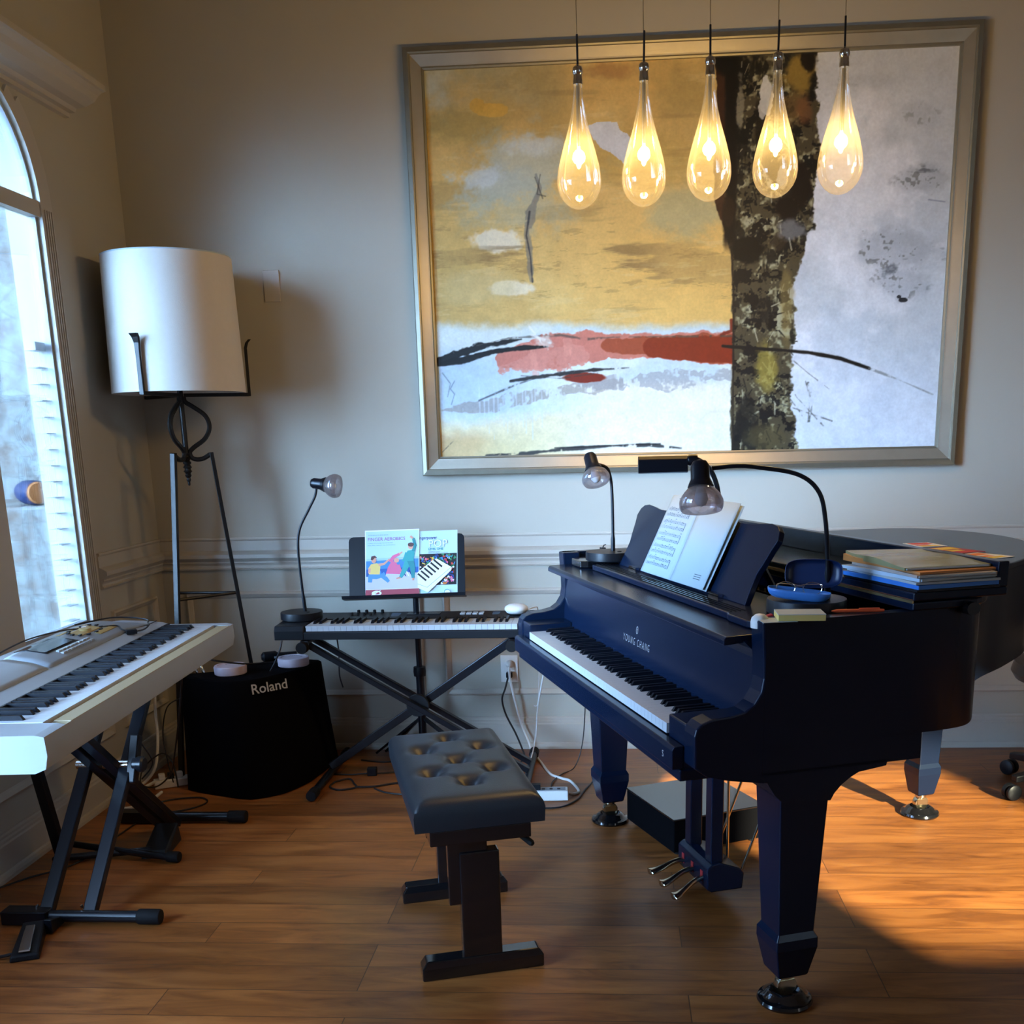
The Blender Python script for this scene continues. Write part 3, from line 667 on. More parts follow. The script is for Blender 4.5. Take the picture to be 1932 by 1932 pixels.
for x in (.775, 1.62):
    MB().box(x - 1.22 - .018, x - 1.22 + .018, -.10, .17, .584, .5995).build('support_arm', M['blkm'], st, bevel=.003)
    MB().lathe([(.022, -.02), (.024, -.015), (.024, .015), (.022, .02)], L(x - .005, -.508, .575), (0, 1, 0), 20).build('end_cap', M['rubber'], st, smooth=True)
for x, y0, y1 in ((.825, -.70, -.16), (1.665, -.66, -.16)):
    b = MB().tube([L(x, y0, .022), L(x, y1, .022)], .0165, 12).build('foot_bar', M['blkm'], st, smooth=True)
    for y in (y0, y1): MB().lathe([(.020, -.032), (.0215, -.026), (.0215, .026), (.020, .032)], L(x, y, .0218), (0, 1, 0), 16).build('rubber_cap', M['rubber'], b, smooth=True)

# round white smart speaker
o = thing('smart_speaker', 'small round white speaker on the right end of the black keyboard', 'speaker', (1.617, -.288, KZ + .066))
MB().lathe([(.026, 0), (.040, .006), (.0478, .016), (.049, .022), (.046, .030), (.034, .038), (.016, .042), (.0, .0425)], seg=36).build('shell', M['wplate'], o, smooth=True)
MB().lathe([(.027, -.001), (.0405, .0052), (.0405, .006), (.027, .0)], seg=30).build('base_ring', M['pgrey'], o, smooth=True)
tag(MB().tube(smooth_path([(1.665, -.28, .680), (1.69, -.24, .684), (1.70, -.19, .660), (1.70, -.17, .52), (1.685, -.10, .25), (1.66, -.02, .20)], 6), .0022, 6).build('cable', M['cordw'], smooth=True), 'thin white cord leaving the round white speaker', 'cable')

# ------------------------------------------------------------------ music stand with two method books
ms = thing('music_stand', 'black sheet music stand behind the black keyboard holding two books', 'music stand', (1.178, -.20, 0), 0)
A_ = math.radians(17); MY, MZ = -.275, .738     # tray hinge line
def on_st(x, y, h=0): return Vector((x - 1.178, (MY + .20) + y * math.sin(A_) - h * math.cos(A_), MZ + y * math.cos(A_) + h * math.sin(A_)))
TL = .016
def rs(x): return TL * (x - .92) / .5 * 1.0     # the desk is rotated a touch in its own plane
def on_r(x, y, h=0):
    a = .022; cx = 1.16; return on_st(cx + (x - cx) * math.cos(a) - y * math.sin(a), y * math.cos(a) + (x - cx) * math.sin(a), h)
rr_ = .02
pl_ = [(.915, 0), (1.405, 0)] + [(1.405 - rr_ + rr_ * math.cos(t), .262 - rr_ + rr_ * math.sin(t)) for t in (0, .5, 1.05, 1.57)] + [(.935 - .0 + rr_ * math.cos(t), .262 - rr_ + rr_ * math.sin(t)) for t in (1.57, 2.1, 2.6, 3.14)]
MB().prism(pl_, lambda p, q, h: on_r(p, q, h), -.003, 0).build('desk_plate', M['blkm'], ms, bevel=.001)
MB().prism([(0, -.003), (-.006, 0), (-.006, .045), (.006, .052), (.004, .046), (-.002, .042), (-.001, 0)], lambda p, q, h: on_r(h, p, q), .895, 1.410).build('tray', M['blkm'], ms)
MB().tube([(0, .02, .12), (0, .015, .73), (0, .005, .80)], .0125, 12).build('pole', M['blkm'], ms, smooth=True)
MB().tube([(0, .02, .12), (0, .02, .40)], .018, 12).build('lower_tube', M['blkm'], ms, smooth=True)
MB().lathe([(.026, -.02), (.028, 0), (.026, .02)], (0, .02, .40), seg=16).build('collar', M['blk'], ms, smooth=True)
MB().tube([(-.02, -.005, .585), (-.026, -.01, .57), (-.02, -.015, .552), (-.012, -.02, .555)], .0035, 6).build('hook', M['blkm'], ms, smooth=True)
for a in (2.55, -.35, -1.75 - 2.2):
    MB().bar((.01 * math.cos(a), .02 + .01 * math.sin(a), .19), (.27 * math.cos(a), .02 + .15 * math.sin(a) - .02, .012), .022, .010).build('leg', M['blkm'], ms)
bk1 = thing('music_book', 'red-footed white and blue music book titled FINGER AEROBICS on the music stand', 'book', (1.178, -.20, 0))
mb = MB(); mb.prism([(0, 0), (.228, 0), (.232, .285), (-.004 + .006, .285)], lambda p, q, h: on_r(.985 + p, .001 + q, h), .003, .007); mb.build('cover', C['white'], bk1)
S = Sheet(on_r(.985, .001, .007), on_r(1.2, .001) - on_r(.985, .001), on_r(.985, .2) - on_r(.985, .0))
if S.n.y > 0: S.n = -S.n
S.poly([(.004, .085), (.226, .085), (.228, .17), (.006, .165)], C['skyl']); S.poly([(.005, .165), (.228, .17), (.229, .28), (.006, .28)], C['sky'])
S.poly([(.004, .095), (.226, .10), (.227, .160), (.005, .155)], C['blue']); S.poly([(.004, .090), (.226, .095), (.226, .125), (.005, .12)], C['sea'])
S.poly([(.001, .036), (.2265, .036), (.2265, .10), (.16, .105), (.10, .092), (.03, .10), (.003, .085)], C['lav'])
for k in range(5): S.line((.02 + k * .043, .036), (.024 + k * .043, .068), .0008, C['blue'])
S.line((.002, .066), (.226, .062), .0008, C['blue'])
S.poly([(0, 0), (.227, 0), (.227, .034), (0.001, .034)], C['maroon'])
for k in range(7): S.poly([(.13 + k * .013, .088), (.136 + k * .013, .085), (.124 + k * .013, .112), (.118 + k * .013, .114)], C['navyp' if k % 2 else 'white'])
# seated figure in yellow
S.limb([(.07, .10), (.045, .092), (.022, .088), (.02, .066)], [.03, .028, .024, .016], C['jeans']); S.limb([(.07, .10), (.082, .085), (.10, .066)], [.026, .02, .012], C['jeans'])
S.poly([(.016, .10), (.062, .098), (.066, .138), (.05, .146), (.026, .142), (.014, .125)], C['yellow']); S.limb([(.058, .138), (.082, .142), (.105, .162)], [.012, .009, .006], C['skin']); S.limb([(.02, .125), (.018, .105)], .010, C['skin'])
S.disc(.038, .160, .011, .014, C['skin']); S.poly([(.025, .162), (.028, .175), (.042, .178), (.052, .170), (.042, .168), (.032, .158)], C['hair'])
# figure in pink
S.limb([(.09, .102), (.12, .094), (.155, .086)], [.026, .022, .014], C['lav']); S.poly([(.088, .10), (.15, .096), (.146, .125), (.128, .152), (.112, .15), (.098, .128)], C['pink'])
S.limb([(.108, .148), (.122, .17), (.148, .182)], [.018, .014, .010], C['pink']); S.limb([(.146, .181), (.16, .19)], [.008, .005], C['skin']); S.disc(.134, .155, .011, .010, C['skin']); S.limb([(.140, .135), (.148, .115), (.158, .10)], [.014, .012, .008], C['pink'])
# standing figure in teal
S.limb([(.185, .155), (.168, .115), (.150, .082)], [.030, .022, .013], C['teal']); S.limb([(.192, .155), (.202, .12), (.203, .078)], [.028, .021, .013], C['teal2'])
S.poly([(.172, .150), (.206, .150), (.212, .185), (.200, .196), (.182, .194), (.174, .180)], C['teal']); S.limb([(.205, .190), (.214, .215), (.206, .245)], [.014, .013, .010], C['teal2']); S.limb([(.205, .245), (.194, .254)], [.008, .010], C['skin'])
S.limb([(.178, .186), (.170, .165), (.160, .150)], [.013, .011, .007], C['teal']); S.disc(.195, .212, .011, .013, C['skin']); S.disc(.196, .219, .013, .009, C['hair'])
S.limb([(.150, .082), (.132, .078)], [.008, .006], C['skin']); S.limb([(.203, .078), (.203, .068)], [.009, .007], C['skin'])
S.text('FINGER AEROBICS', .013, .240, .0195, C['purple'], sx=1.0, spacing=1.0, offset=.0001); S.text('INTERMEDIATE LEVEL BOOK 1', .016, .262, .0055, C['blue'], sx=1.2); S.text('A SERIES OF STUDIES FOR KEYBOARD', .013, .228, .0055, C['blue'], sx=1.15); S.text('DEVELOPING STRENGTH AND INDEPENDENCE', .013, .219, .0050, C['blue'], sx=1.1)
S.disc(.048, .019, .021, .011, C['white'], 20); S.disc(.050, .019, .011, .005, C['maroon'], 16); S.limb([(.024, .008), (.048, .022), (.066, .031)], [.006, .005, .002], C['white']); S.line((.070, .021), (.195, .021), .004, C['white'])
S.build('cover_print', bk1)
bk2 = thing('music_book', 'white music book titled fingerpower POP, partly behind the first book on the stand', 'book', (1.178, -.20, 0))
mb = MB(); mb.prism([(0, 0), (.217, 0), (.222, .275), (.005, .275)], lambda p, q, h: on_r(1.155 + p, .001 + q, h), .0004, .0028); mb.build('cover', C['sky'], bk2)
S = Sheet(on_r(1.155, .001, .0024), on_r(1.3, .001) - on_r(1.155, .001), on_r(.985, .2) - on_r(.985, .0))
if S.n.y > 0: S.n = -S.n
S.poly([(.06, .046), (.214, .046), (.218, .178), (.060, .178)], C['black'])
rnd = random.Random(3); cols = ['redp', 'blue', 'greenp', 'yel', 'teal', 'org', 'pink', 'sea', 'navyp', 'white']
for k in range(150):
    x = .063 + rnd.random() * .145; y = .052 + rnd.random() * .12; a = rnd.random() * 6.3; l = .004 + rnd.random() * .009
    S.limb([(x, y), (min(.212, max(.062, x + l * math.cos(a))), min(.175, max(.05, y + l * math.sin(a)))), (min(.212, max(.062, x + l * 1.4 * math.cos(a + .8))), min(.175, max(.05, y + l * 1.4 * math.sin(a + .8))))], [.006, .008, .003], C[cols[k % 10]])
S.poly([(.052, .10), (.052, .035), (.095, .015), (.195, .105), (.195, .118), (.135, .155), (.118, .150)], C['white'])
S.limb([(.052, .052), (.092, .036), (.195, .118)], .0012, C['blue']); S.line((.092, .036), (.094, .015), .0012, C['blue'])
for k in range(1, 7): f = k / 7; S.line((.092 + .103 * f, .036 + .082 * f), (.094 + .101 * f, .015 + .09 * f), .0010, C['blue'])
for k in range(7): f = k / 7; S.line((.092 + .103 * f, .036 + .082 * f), (.092 + .103 * f - .045, .036 + .082 * f + .030), .0010, C['blue'])
for k in range(6):
    f = (k + .6) / 7; x, y = .080 + .095 * f, .058 + .078 * f; S.limb([(x, y), (x - .034, y + .030)], .0075, C['black'])
S.text('fingerpower', .136, .240, .019, C['navyp'], align='RIGHT', sx=.86, offset=.0003)
S.text('POP', .098, .205, .045, C['cyan'], sx=.98, offset=.0012, lift=.0040); S.text('POP', .098, .205, .045, C['white'], sx=.98, offset=-.0002, lift=.0046)
S.text('LEVEL ONE', .098, .194, .0115, C['teal2'], sx=1.1, offset=.0004); S.text('10 PIANO SOLOS', .098, .184, .006, C['ink' if 'ink' in C else 'navyp'], sx=1.1); S.text('WITH TECHNIQUE WARMUPS', .098, .1795, .0055, C['navyp'], sx=1.1)
S.disc(.175, .016, .012, .010, C['teal'], 18); S.disc(.176, .014, .011, .009, C['white'], 18)
S.build('cover_print', bk2)

# ------------------------------------------------------------------ gooseneck reading lamps
def desk_lamp(label, base, br, bh, path, head, hdir, ds_, hr, plen=.045, cable=None):
    """base centre, base radius/height, neck path (world), head pivot, shade axis, shade length and mouth radius"""
    t = thing('gooseneck_lamp', label, 'lamp', base); B = Vector(base)
    MB().lathe([(br * .93, 0), (br, .004), (br, bh - .004), (br * .985, bh), (.012, bh + .0015)], seg=44).build('base', M['blk'], t, smooth=True)
    MB().lathe([(.007, 0), (.007, .0025), (.004, .003)], (br * .42, -br * .35, bh), seg=12).build('switch', M['rubber'], t, smooth=True)
    pts = smooth_path([Vector(p) - B for p in path], 8); n_ = len(pts)
    MB().tube(pts, [.0075 if i < n_ * .12 else .0052 for i in range(n_)], 10).build('neck', M['blkm'], t, smooth=True)
    H = Vector(head) - B; d = Vector(hdir).normalized()
    s_ = MB().lathe([(.004, -.004), (.016, .0), (.0215, .010), (.022, .040), (.027, .050), (.030, .058), (.026, .060)], H - d * .02, d, 24).build('socket_cap', M['blkm'], t, smooth=True)
    sh_ = MB(); N_ = 14; prof = []
    for k in range(N_ + 1):
        f = k / N_; r = .022 + (hr - .022) * math.sin(min(1, f / .72) * PI / 2) - hr * .10 * max(0, (f - .72) / .28) ** 2; prof.append((r, .034 + ds_ * f))
    sh_.lathe(prof + [(r - .0015, z) for r, z in reversed(prof)], H, d, 36, caps=(False, False)); sh_.build('glass_shade', M['smoke'], t, smooth=True)
    MB().lathe([(.008, 0), (.014, .02), (.016, .032), (.010, .044), (.002, .048)], H + d * .036, d, 18).build('bulb', M['wplate'], t, smooth=True)
    return t
desk_lamp('black gooseneck lamp on the left end of the black keyboard, head turned right', (.725, -.335, KZ + .062), .086, .032,
          [(.741, -.335, .690), (.735, -.335, .80), (.731, -.335, .95), (.745, -.335, 1.035), (.790, -.335, 1.115), (.818, -.335, 1.165), (.826, -.335, 1.200)], (.826, -.335, 1.214), (1, -.12, -.14), .062, .048)
lb = PW(-.535, .262)
desk_lamp('black gooseneck lamp with upright neck on the far end of the piano', (lb[0], lb[1], .973), .079, .030,
          [(lb[0] + .012, lb[1], .998), (lb[0] + .012, lb[1], 1.10), (lb[0] + .010, lb[1], 1.20), (lb[0] + .004, lb[1], 1.250), (lb[0] - .010, lb[1] - .004, 1.278), (lb[0] - .050, lb[1] - .008, 1.290)], (lb[0] - .058, lb[1] - .010, 1.302), (.22, -.45, -.80), .050, .046)
lc = PW(.605, .386); lc = (lc[0] - .030, lc[1], 0)
desk_lamp('black gooseneck lamp arching over the open sheet music from the near piano corner', (lc[0], lc[1], .9655), .092, .034,
          [(lc[0] + .052, lc[1] + .02, .998), (lc[0] + .047, lc[1] + .01, 1.08), (lc[0] + .036, lc[1], 1.18), (lc[0] + .018, lc[1], 1.245), (lc[0] - .030, lc[1], 1.284), (lc[0] - .12, lc[1], 1.302), (lc[0] - .17, lc[1], 1.306), (lc[0] - .225, lc[1], 1.302)], (lc[0] - .252, lc[1] - .003, 1.298), (.03, -.30, -.95), .060, .051)
# flat bar music light clipped on the music desk
bl_ = thing('clip_music_light', 'dark flat bar music light on a curved arm clipped above the sheet music', 'music light', (2.222, -1.90, 1.128))

MB().prism([(-.0095 - .004, -.010), (-.006, .010), (.003, .016), (.012, .014), (.017, .004), (.016, -.010), (.010, -.012), (-.006, -.012)], lambda p, q, h: (h, p * 1.5, .176 + q * 1.5), -.140, -.018).build('bar_head', M['navy'] if False else M['blkm'], bl_, bevel=.002)
MB().tube(smooth_path([(-.03, .0, .180), (-.012, -.002, .192), (.012, -.002, .186), (.040, 0, .160), (.056, 0, .120), (.060, .01, .085), (.052, .01, .060)], 6), .006, 8).build('arm', M['blkm'], bl_, smooth=True)
MB().lathe([(.012, -.012), (.014, -.008), (.014, .008), (.012, .012)], (-.006, 0, .188), (1, 0, 0), 16).build('joint', M['blkm'], bl_, smooth=True)

# ------------------------------------------------------------------ things lying on the piano
zs = .9665
def at_p(name, label, cat, u, v, z, rz=0, group=None): return thing(name, label, cat, PW(u, v, z), PT + rz, group)
# paper stack on the folded flap: individual books and folders
stk = [(.30, .215, .005, 'blkm', 'black folder at the bottom of the paper stack on the piano lid', 0, 0), (.30, .222, .009, 'bluef', 'shiny blue folder near the bottom of the paper stack on the piano', .03, 0),
       (.29, .215, .005, 'paper', 'white paper booklet above the shiny blue folder in the stack', -.02, .006), (.295, .220, .007, 'pbook', 'pale blue-white book with curled cover in the middle of the paper stack', .05, -.004),
       (.285, .200, .006, 'tanf', 'grey-edged sheaf of paper below the orange folder in the stack', -.05, .008), (.30, .205, .005, 'orangef', 'orange-brown folder just under the top of the paper stack', .03, -.010), (.27, .215, .006, 'greenf', 'olive green glossy book topmost on the paper stack on the piano', -.06, -.018)]
M['bluef'] = mat('blue_folder', lin((60, 130, 220)), .25); M['pbook'] = mat('pale_book', lin((190, 215, 235)), .35, noise=.1); M['tanf'] = mat('grey_paper', lin((185, 170, 160)), .6)
M['orangef'] = mat('orange_folder', lin((195, 130, 70)), .5, noise=.15); M['greenf'] = mat('olive_cover', lin((150, 150, 110)), .22, noise=.35, nscale=9)
z = 1.0288
for w, d, h, m, lab, rz, off in stk:
    t = at_p('magazine' if m in ('greenf', 'pbook', 'paper') else 'folder', lab, 'book' if m in ('greenf', 'pbook', 'paper') else 'folder', .640 + off, .625, z, rz, 'papers stacked on the piano lid')
    n_ = 10; mb = MB(); rings = []
    for i in range(n_ + 1):
        f = i / n_; x = -w / 2 + w * f; lift = (.010 * math.sin(PI * f) ** 2 + .014 * (1 - f) ** 4) if m in ('greenf', 'orangef') else .002 * math.sin(PI * f)
        rings.append([(x, -d / 2, lift * .12), (x, d / 2, lift * .12), (x, d / 2, h + lift * .5), (x, -d / 2, h + lift * .9)])
    mb.loft(rings); mb.build('cover', M[m] , t)
    if m in ('tanf', 'greenf', 'pbook'):
        MB().box(w / 2 - .001, w / 2 + .004, -d / 2 + .004, d / 2 - .006, .001, h * .8).build('page_edges', M['paper'], t)
    z += h + .0012
# loose colourful leaflets on the main lid
for u, v, w, d, rz, cA, lab in ((.135, 1.205, .13, .10, .25, 'org', 'orange and white leaflet lying on the closed piano lid, nearest the edge'), (-.20, 1.235, .12, .09, -.1, 'redp', 'red and white leaflet lying furthest from the edge of the piano lid'), (-.03, 1.225, .16, .09, .1, 'maroon', 'brown leaflet with yellow patch on the piano lid')):
    t = at_p('leaflet', lab, 'leaflet', u, v, 1.0065, rz, 'leaflets on the piano lid')
    MB().box(-w / 2, w / 2, -d / 2, d / 2, 0, .0012).build('sheet', C['white'] if cA != 'maroon' else C[cA], t)
    mb = MB(); mb.box(-w * .42, -w * .1, -d * .4, d * .4, .0013, .0016); mb.box(.0, w * .2, -d * .45, d * .1, .0013, .0016); mb.build('print', C[cA] if cA != 'maroon' else C['yel'], t)
    MB().box(w * .25, w * .42, -d * .4, d * .3, .0013, .0016).build('print', C['yel'] if cA != 'maroon' else C['redp'], t)
# glasses case (open) on the lamp base
gz = .9655 + .037
gc = thing('glasses_case', 'open blue glasses case resting on the base of the near gooseneck lamp', 'glasses case', (lc[0] - .010, lc[1] - .020, gz), -.25)
def shell(L_, W_, D_, sgn=1):
    mb = MB(); rings = []
    for k in range(7):
        f = k / 6; a = f * PI / 2; rings.append([(L_ * (math.sin(a) * .35 + .65 if k else .6) * abs(math.cos(t)) ** .6 * math.copysign(1, math.cos(t)), W_ * (math.sin(a) * .4 + .6 if k else .5) * abs(math.sin(t)) ** .6 * math.copysign(1, math.sin(t)), D_ * (1 - math.cos(a)) if k else 0) for t in [2 * PI * q / 32 for q in range(32)]])
    mb.loft(rings, False); mb.f.append(tuple(range(31, -1, -1))); mb.m.append(0); return mb
b_ = shell(.072, .032, .022).build('case_bottom', M['ltblue'], gc, smooth=True, fixn=True); b_.modifiers.new('s', 'SOLIDIFY').thickness = .0015
b_.rotation_euler = (0, .10, 0); b_.location = (-.012, -.018, .0)
l_ = shell(.066, .034, .020).build('case_lid', M['navy'], gc, smooth=True); l_.modifiers.new('s', 'SOLIDIFY').thickness = .0015
l_.location = (.018, .048, .050); l_.rotation_euler = (math.radians(78), 0, .0)
gl = thing('eyeglasses', 'thin wire-framed eyeglasses lying in the open blue glasses case', 'glasses', (lc[0] - .025, lc[1] - .038, gz + .016), -.25)
for s in (-1, 1):
    MB().tube([(s * .030 + .021 * math.cos(t), -.002 + .004 * math.cos(t), .010 + .015 * math.sin(t)) for t in [2 * PI * q / 20 for q in range(21)]], .0009, 6).build('rim', M['chrome'], gl, smooth=True)
    MB().tube(smooth_path([(s * .050, 0, .014), (s * .048, .012, .018), (s * .01, .014, .016), (s * -.01, .012, .010)], 5), .0009, 6).build('temple', M['chrome'], gl, smooth=True)
MB().tube([(-.010, 0, .014), (0, -.001, .017), (.010, 0, .014)], .0009, 6).build('bridge', M['chrome'], gl, smooth=True)
# sticky-note pads, pens and white cap at the near front corner
t = at_p('notepad', 'thick pad of pale sticky notes with yellow edge on the piano corner', 'notepad', .765, .245, .9865, -.35)
MB().box(-.035, .035, -.050, .050, .0, .013).build('note_block', M['ygold'], t, bevel=.001)
MB().box(-.0352, .0352, -.0502, .0502, .013, .0145).build('top_sheet', M['paper'], t)
t = at_p('loose_note', 'single pale note sheet under the sticky-note pad on the piano corner', 'note', .760, .185, .9855, -.2)
MB().box(-.028, .03, -.030, .045, 0, .0008).build('sheet', M['paper'], t)
t = at_p('white_cap', 'small white rounded cap beside the notes on the piano front corner', 'cap', .752, .157, .970)
MB().lathe([(.020, 0), (.0205, .012), (.018, .022), (.010, .029), (.0, .031)], (-.022, .012, -.004), seg=24).build('shell', M['wplate'], t, smooth=True)
for a in (0,):
    t = at_p('highlighter_pen', 'red-capped dark marker lying behind the notepad on the piano', 'pen', .655, .235, zs + .008, -.9)
    MB().lathe([(.006, .0), (.0065, .004), (.0065, .03)], (0, 0, 0), (1, 0, 0), 14).build('cap', M['red'], t, smooth=True)
    MB().lathe([(.0058, .03), (.006, .031), (.006, .085), (.004, .09)], (0, 0, 0), (1, 0, 0), 14).build('barrel', M['blk'], t, smooth=True)
t = at_p('ballpoint_pen', 'thin orange pen lying beside the lamp base on the piano', 'pen', .735, .375, .9895, 1.25)
MB().lathe([(.0015, 0), (.004, .012), (.004, .105), (.003, .115)], (-.03, 0, .0), (1, 0, 0), 12).build('barrel', M['orange'], t, smooth=True)
MB().box(.03, .075, -.0015, .0015, .0035, .006).build('clip', M['orange'], t)
t = at_p('small_clamp', 'small dark clip behind the far gooseneck lamp on the piano', 'clip', -.715, .30, .987)
MB().box(-.012, .012, -.008, .008, 0, .010).build('jaw', M['blk'], t, bevel=.002); MB().tube([(0, 0, .01), (.004, .004, .018), (.014, .006, .020)], .002, 6).build('handle', M['blk'], t)

# ------------------------------------------------------------------ iron floor lamp in the corner
FX, FY = .292, -.310
fp = thing('floor_lamp', 'wrought iron tripod floor lamp with cream drum shade in the corner', 'floor lamp', (FX, FY, 0), 0)
mb = MB(); prof = [(.256, 1.578), (.2435, 2.082)]
mb.lathe([(.256, 1.578), (.250, 1.83), (.2435, 2.086), (.2415, 2.086), (.248, 1.83), (.254, 1.578)], seg=72, caps=(False, False)); 
shd = mb.build('lamp_shade', M['shade'], fp, smooth=True)
MB().lathe([(.2435, 2.082), (.2445, 2.087), (.240, 2.087)], seg=72, caps=(False, False)).build('rim_trim', M['paper'], shd, smooth=True)
ir = lambda a: Vector((math.cos(a), math.sin(a), 0))
AZ = [math.radians(22), math.radians(262), math.radians(142)]
for a in AZ:
    d = ir(a); r = .268
    mb = MB(); mb.bar(d * .012 + Vector((0, 0, 1.571)), d * r + Vector((0, 0, 1.571)), .014, .014)
    sd = Vector((-d.y, d.x, 0)); rings = []
    for z, w, o_ in ((1.565, .018, 0), (1.62, .017, 0), (1.70, .016, 0), (1.752, .020, 0), (1.772, .028, .006), (1.785, .034, .018)):
        c = d * (r + o_) + Vector((0, 0, z)); rings.append([c + sd * (w / 2) * i + d * .006 * j for i, j in ((-1, -1), (1, -1), (1, 1), (-1, 1))])
    mb.loft(rings); mb.build('shade_arm', M['iron'], fp, bevel=.001)
    # bulb-shaped scroll
    sc_ = smooth_path([d * .012 + Vector((0, 0, 1.566)), d * .016 + Vector((0, 0, 1.545)), d * .045 + Vector((0, 0, 1.525)), d * .088 + Vector((0, 0, 1.490)), d * .100 + Vector((0, 0, 1.445)), d * .078 + Vector((0, 0, 1.400)), d * .030 + Vector((0, 0, 1.365)), d * .014 + Vector((0, 0, 1.345)), d * .026 + Vector((0, 0, 1.322)), d * .060 + Vector((0, 0, 1.320)), d * .094 + Vector((0, 0, 1.338))], 6)
    MB().tube(sc_, .0095, 8).build('scroll', M['iron'], fp, smooth=True)
ends = [Vector((.204, .083, 0)), Vector((-.080, -.20, 0)), Vector((-.190, .060, 0))]
for a, e in zip(AZ, ends):
    d = ir(a); MB().bar(d * .098 + Vector((0, 0, 1.346)), e + Vector((0, 0, .0)), .022, .016, tuple(d)).build('leg', M['iron'], fp, bevel=.002)
zb = .765
mids = [(ir(a) * .098) * (zb / 1.346) + e * (1 - zb / 1.346) + Vector((0, 0, zb)) for a, e in zip(AZ, ends)]
for i, j in ((0, 1), (0, 2), (1, 2)): MB().tube([mids[i], mids[j]], .0065, 8).build('brace', M['iron'], fp, smooth=True)
MB().tube([(0, 0, 1.34), (0, 0, 1.60), (0, 0, 1.72)], .011, 10).build('stem', M['iron'], fp, smooth=True)
tw = [(.013 + .0035 * math.sin(k * 1.9)) * (1 - max(0, k - 14) / 13) + .0015 for k in range(26)]
MB().lathe([(tw[k], 1.345 - k * .0052) for k in range(26)], seg=14).build('twisted_finial', M['iron'], fp, smooth=True)
MB().lathe([(.018, 1.72), (.020, 1.75), (.030, 1.80), (.028, 1.84), (.01, 1.87)], seg=20).build('bulb', M['wplate'], fp, smooth=True)

# ------------------------------------------------------------------ amplifier under a black cloth cover
am = thing('covered_amplifier', 'keyboard amplifier under a black cloth cover marked Roland', 'amplifier', (.52, -.42, 0))
botp = [(.262, -.50), (.272, -.592), (.40, -.655), (.575, -.712), (.690, -.640), (.755, -.50), (.785, -.30), (.780, -.14), (.62, -.10), (.50, -.26), (.38, -.40)]
topp = [(.258, -.478), (.262, -.520), (.38, -.575), (.500, -.625), (.600, -.575), (.700, -.430), (.770, -.300), (.752, -.215), (.58, -.185), (.47, -.300), (.40, -.42)]
def ring_at(f, z, wob=0):
    pts = []
    for i in range(len(botp)):
        b = Vector(botp[i]); t_ = Vector(topp[i]); p = b * (1 - f) + t_ * f; pts.append(p)
    out = []; n_ = len(pts)
    for i in range(n_):
        a, b, c, d = pts[i - 1], pts[i], pts[(i + 1) % n_], pts[(i + 2) % n_]
        for k in range(4):
            t = k / 4; q = .5 * ((2 * b) + (c - a) * t + (2 * a - 5 * b + 4 * c - d) * t * t + (3 * b - a - 3 * c + d) * t ** 3) * .5 + (b * (1 - t) + c * t) * .5
            out.append((q.x - .52, q.y + .42 , z + wob * math.sin(i * 2.1 + k)))
    return out
rings = [ring_at(0, .004), ring_at(.12, .05), ring_at(.5, .22), ring_at(.85, .38), ring_at(.98, .45), ring_at(1.0, .458)]
cx = [sum(p[0] for p in rings[-1]) / 44, sum(p[1] for p in rings[-1]) / 44]
rings.append([(cx[0] + (x - cx[0]) * .97, cx[1] + (y - cx[1]) * .97, .463) for x, y, z in rings[-1]])
cv = MB().loft(rings).build('cloth_cover', M['cloth'], am, smooth=True)
# letters lie on the sloping right-front face: fit a plane through two rows of that face
def face_pt(s_, z):
    f = min(1, z / .455); a = Vector((.575, -.712)) * (1 - f) + Vector((.500, -.625)) * f; b = Vector((.755, -.50)) * (1 - f) + Vector((.700, -.430)) * f
    p = a * (1 - s_) + b * s_; return Vector((p.x - .52, p.y + .42, z))
O_ = face_pt(.52, .40); e1 = (face_pt(1, .40) - face_pt(0, .40)).normalized(); e2 = (face_pt(.5, .44) - face_pt(.5, .30)).normalized(); nn = e1.cross(e2).normalized()
mb = MB(); text_mb(mb, 'Roland', .056, lambda x, y: O_ + e1 * x * 1.02 + e2 * y + nn * .042, offset=.0006, spacing=1.0); mb.build('maker_lettering', M['logo'], cv, fixn=False)
for i, (x, y, z, lab) in enumerate(((.455, -.480, .464, 'round milky pink plastic lid on the left of the covered amplifier'), (.672, -.330, .464, 'round milky lilac plastic lid on the covered amplifier nearest the keyboard stand'))):
    o = thing('plastic_lid', lab, 'lid', (x, y, z), 0, 'lids on the covered amplifier')
    MB().lathe([(.060, 0), (.064, .003), (.0655, .030), (.063, .036), (.052, .037), (.050, .034), (.0, .034)], seg=36).build('lid_body', M['pinkl'], o, smooth=True)
    mb2 = MB()
    for k in range(9):
        t = .6 + k * .22; mb2.box(.036 * math.cos(t) - .003, .036 * math.cos(t) + .003, .036 * math.sin(t) - .002, .036 * math.sin(t) + .002, .0342, .0346)
    mb2.build('embossed_mark', M['inkg'], o)

# ------------------------------------------------------------------ white digital piano by the window
DZ = .700
dpn = thing('digital_piano', 'long silver-white digital piano with curved control panel beneath the window', 'keyboard', (.803, -2.490, DZ), PI / 2 + .058)
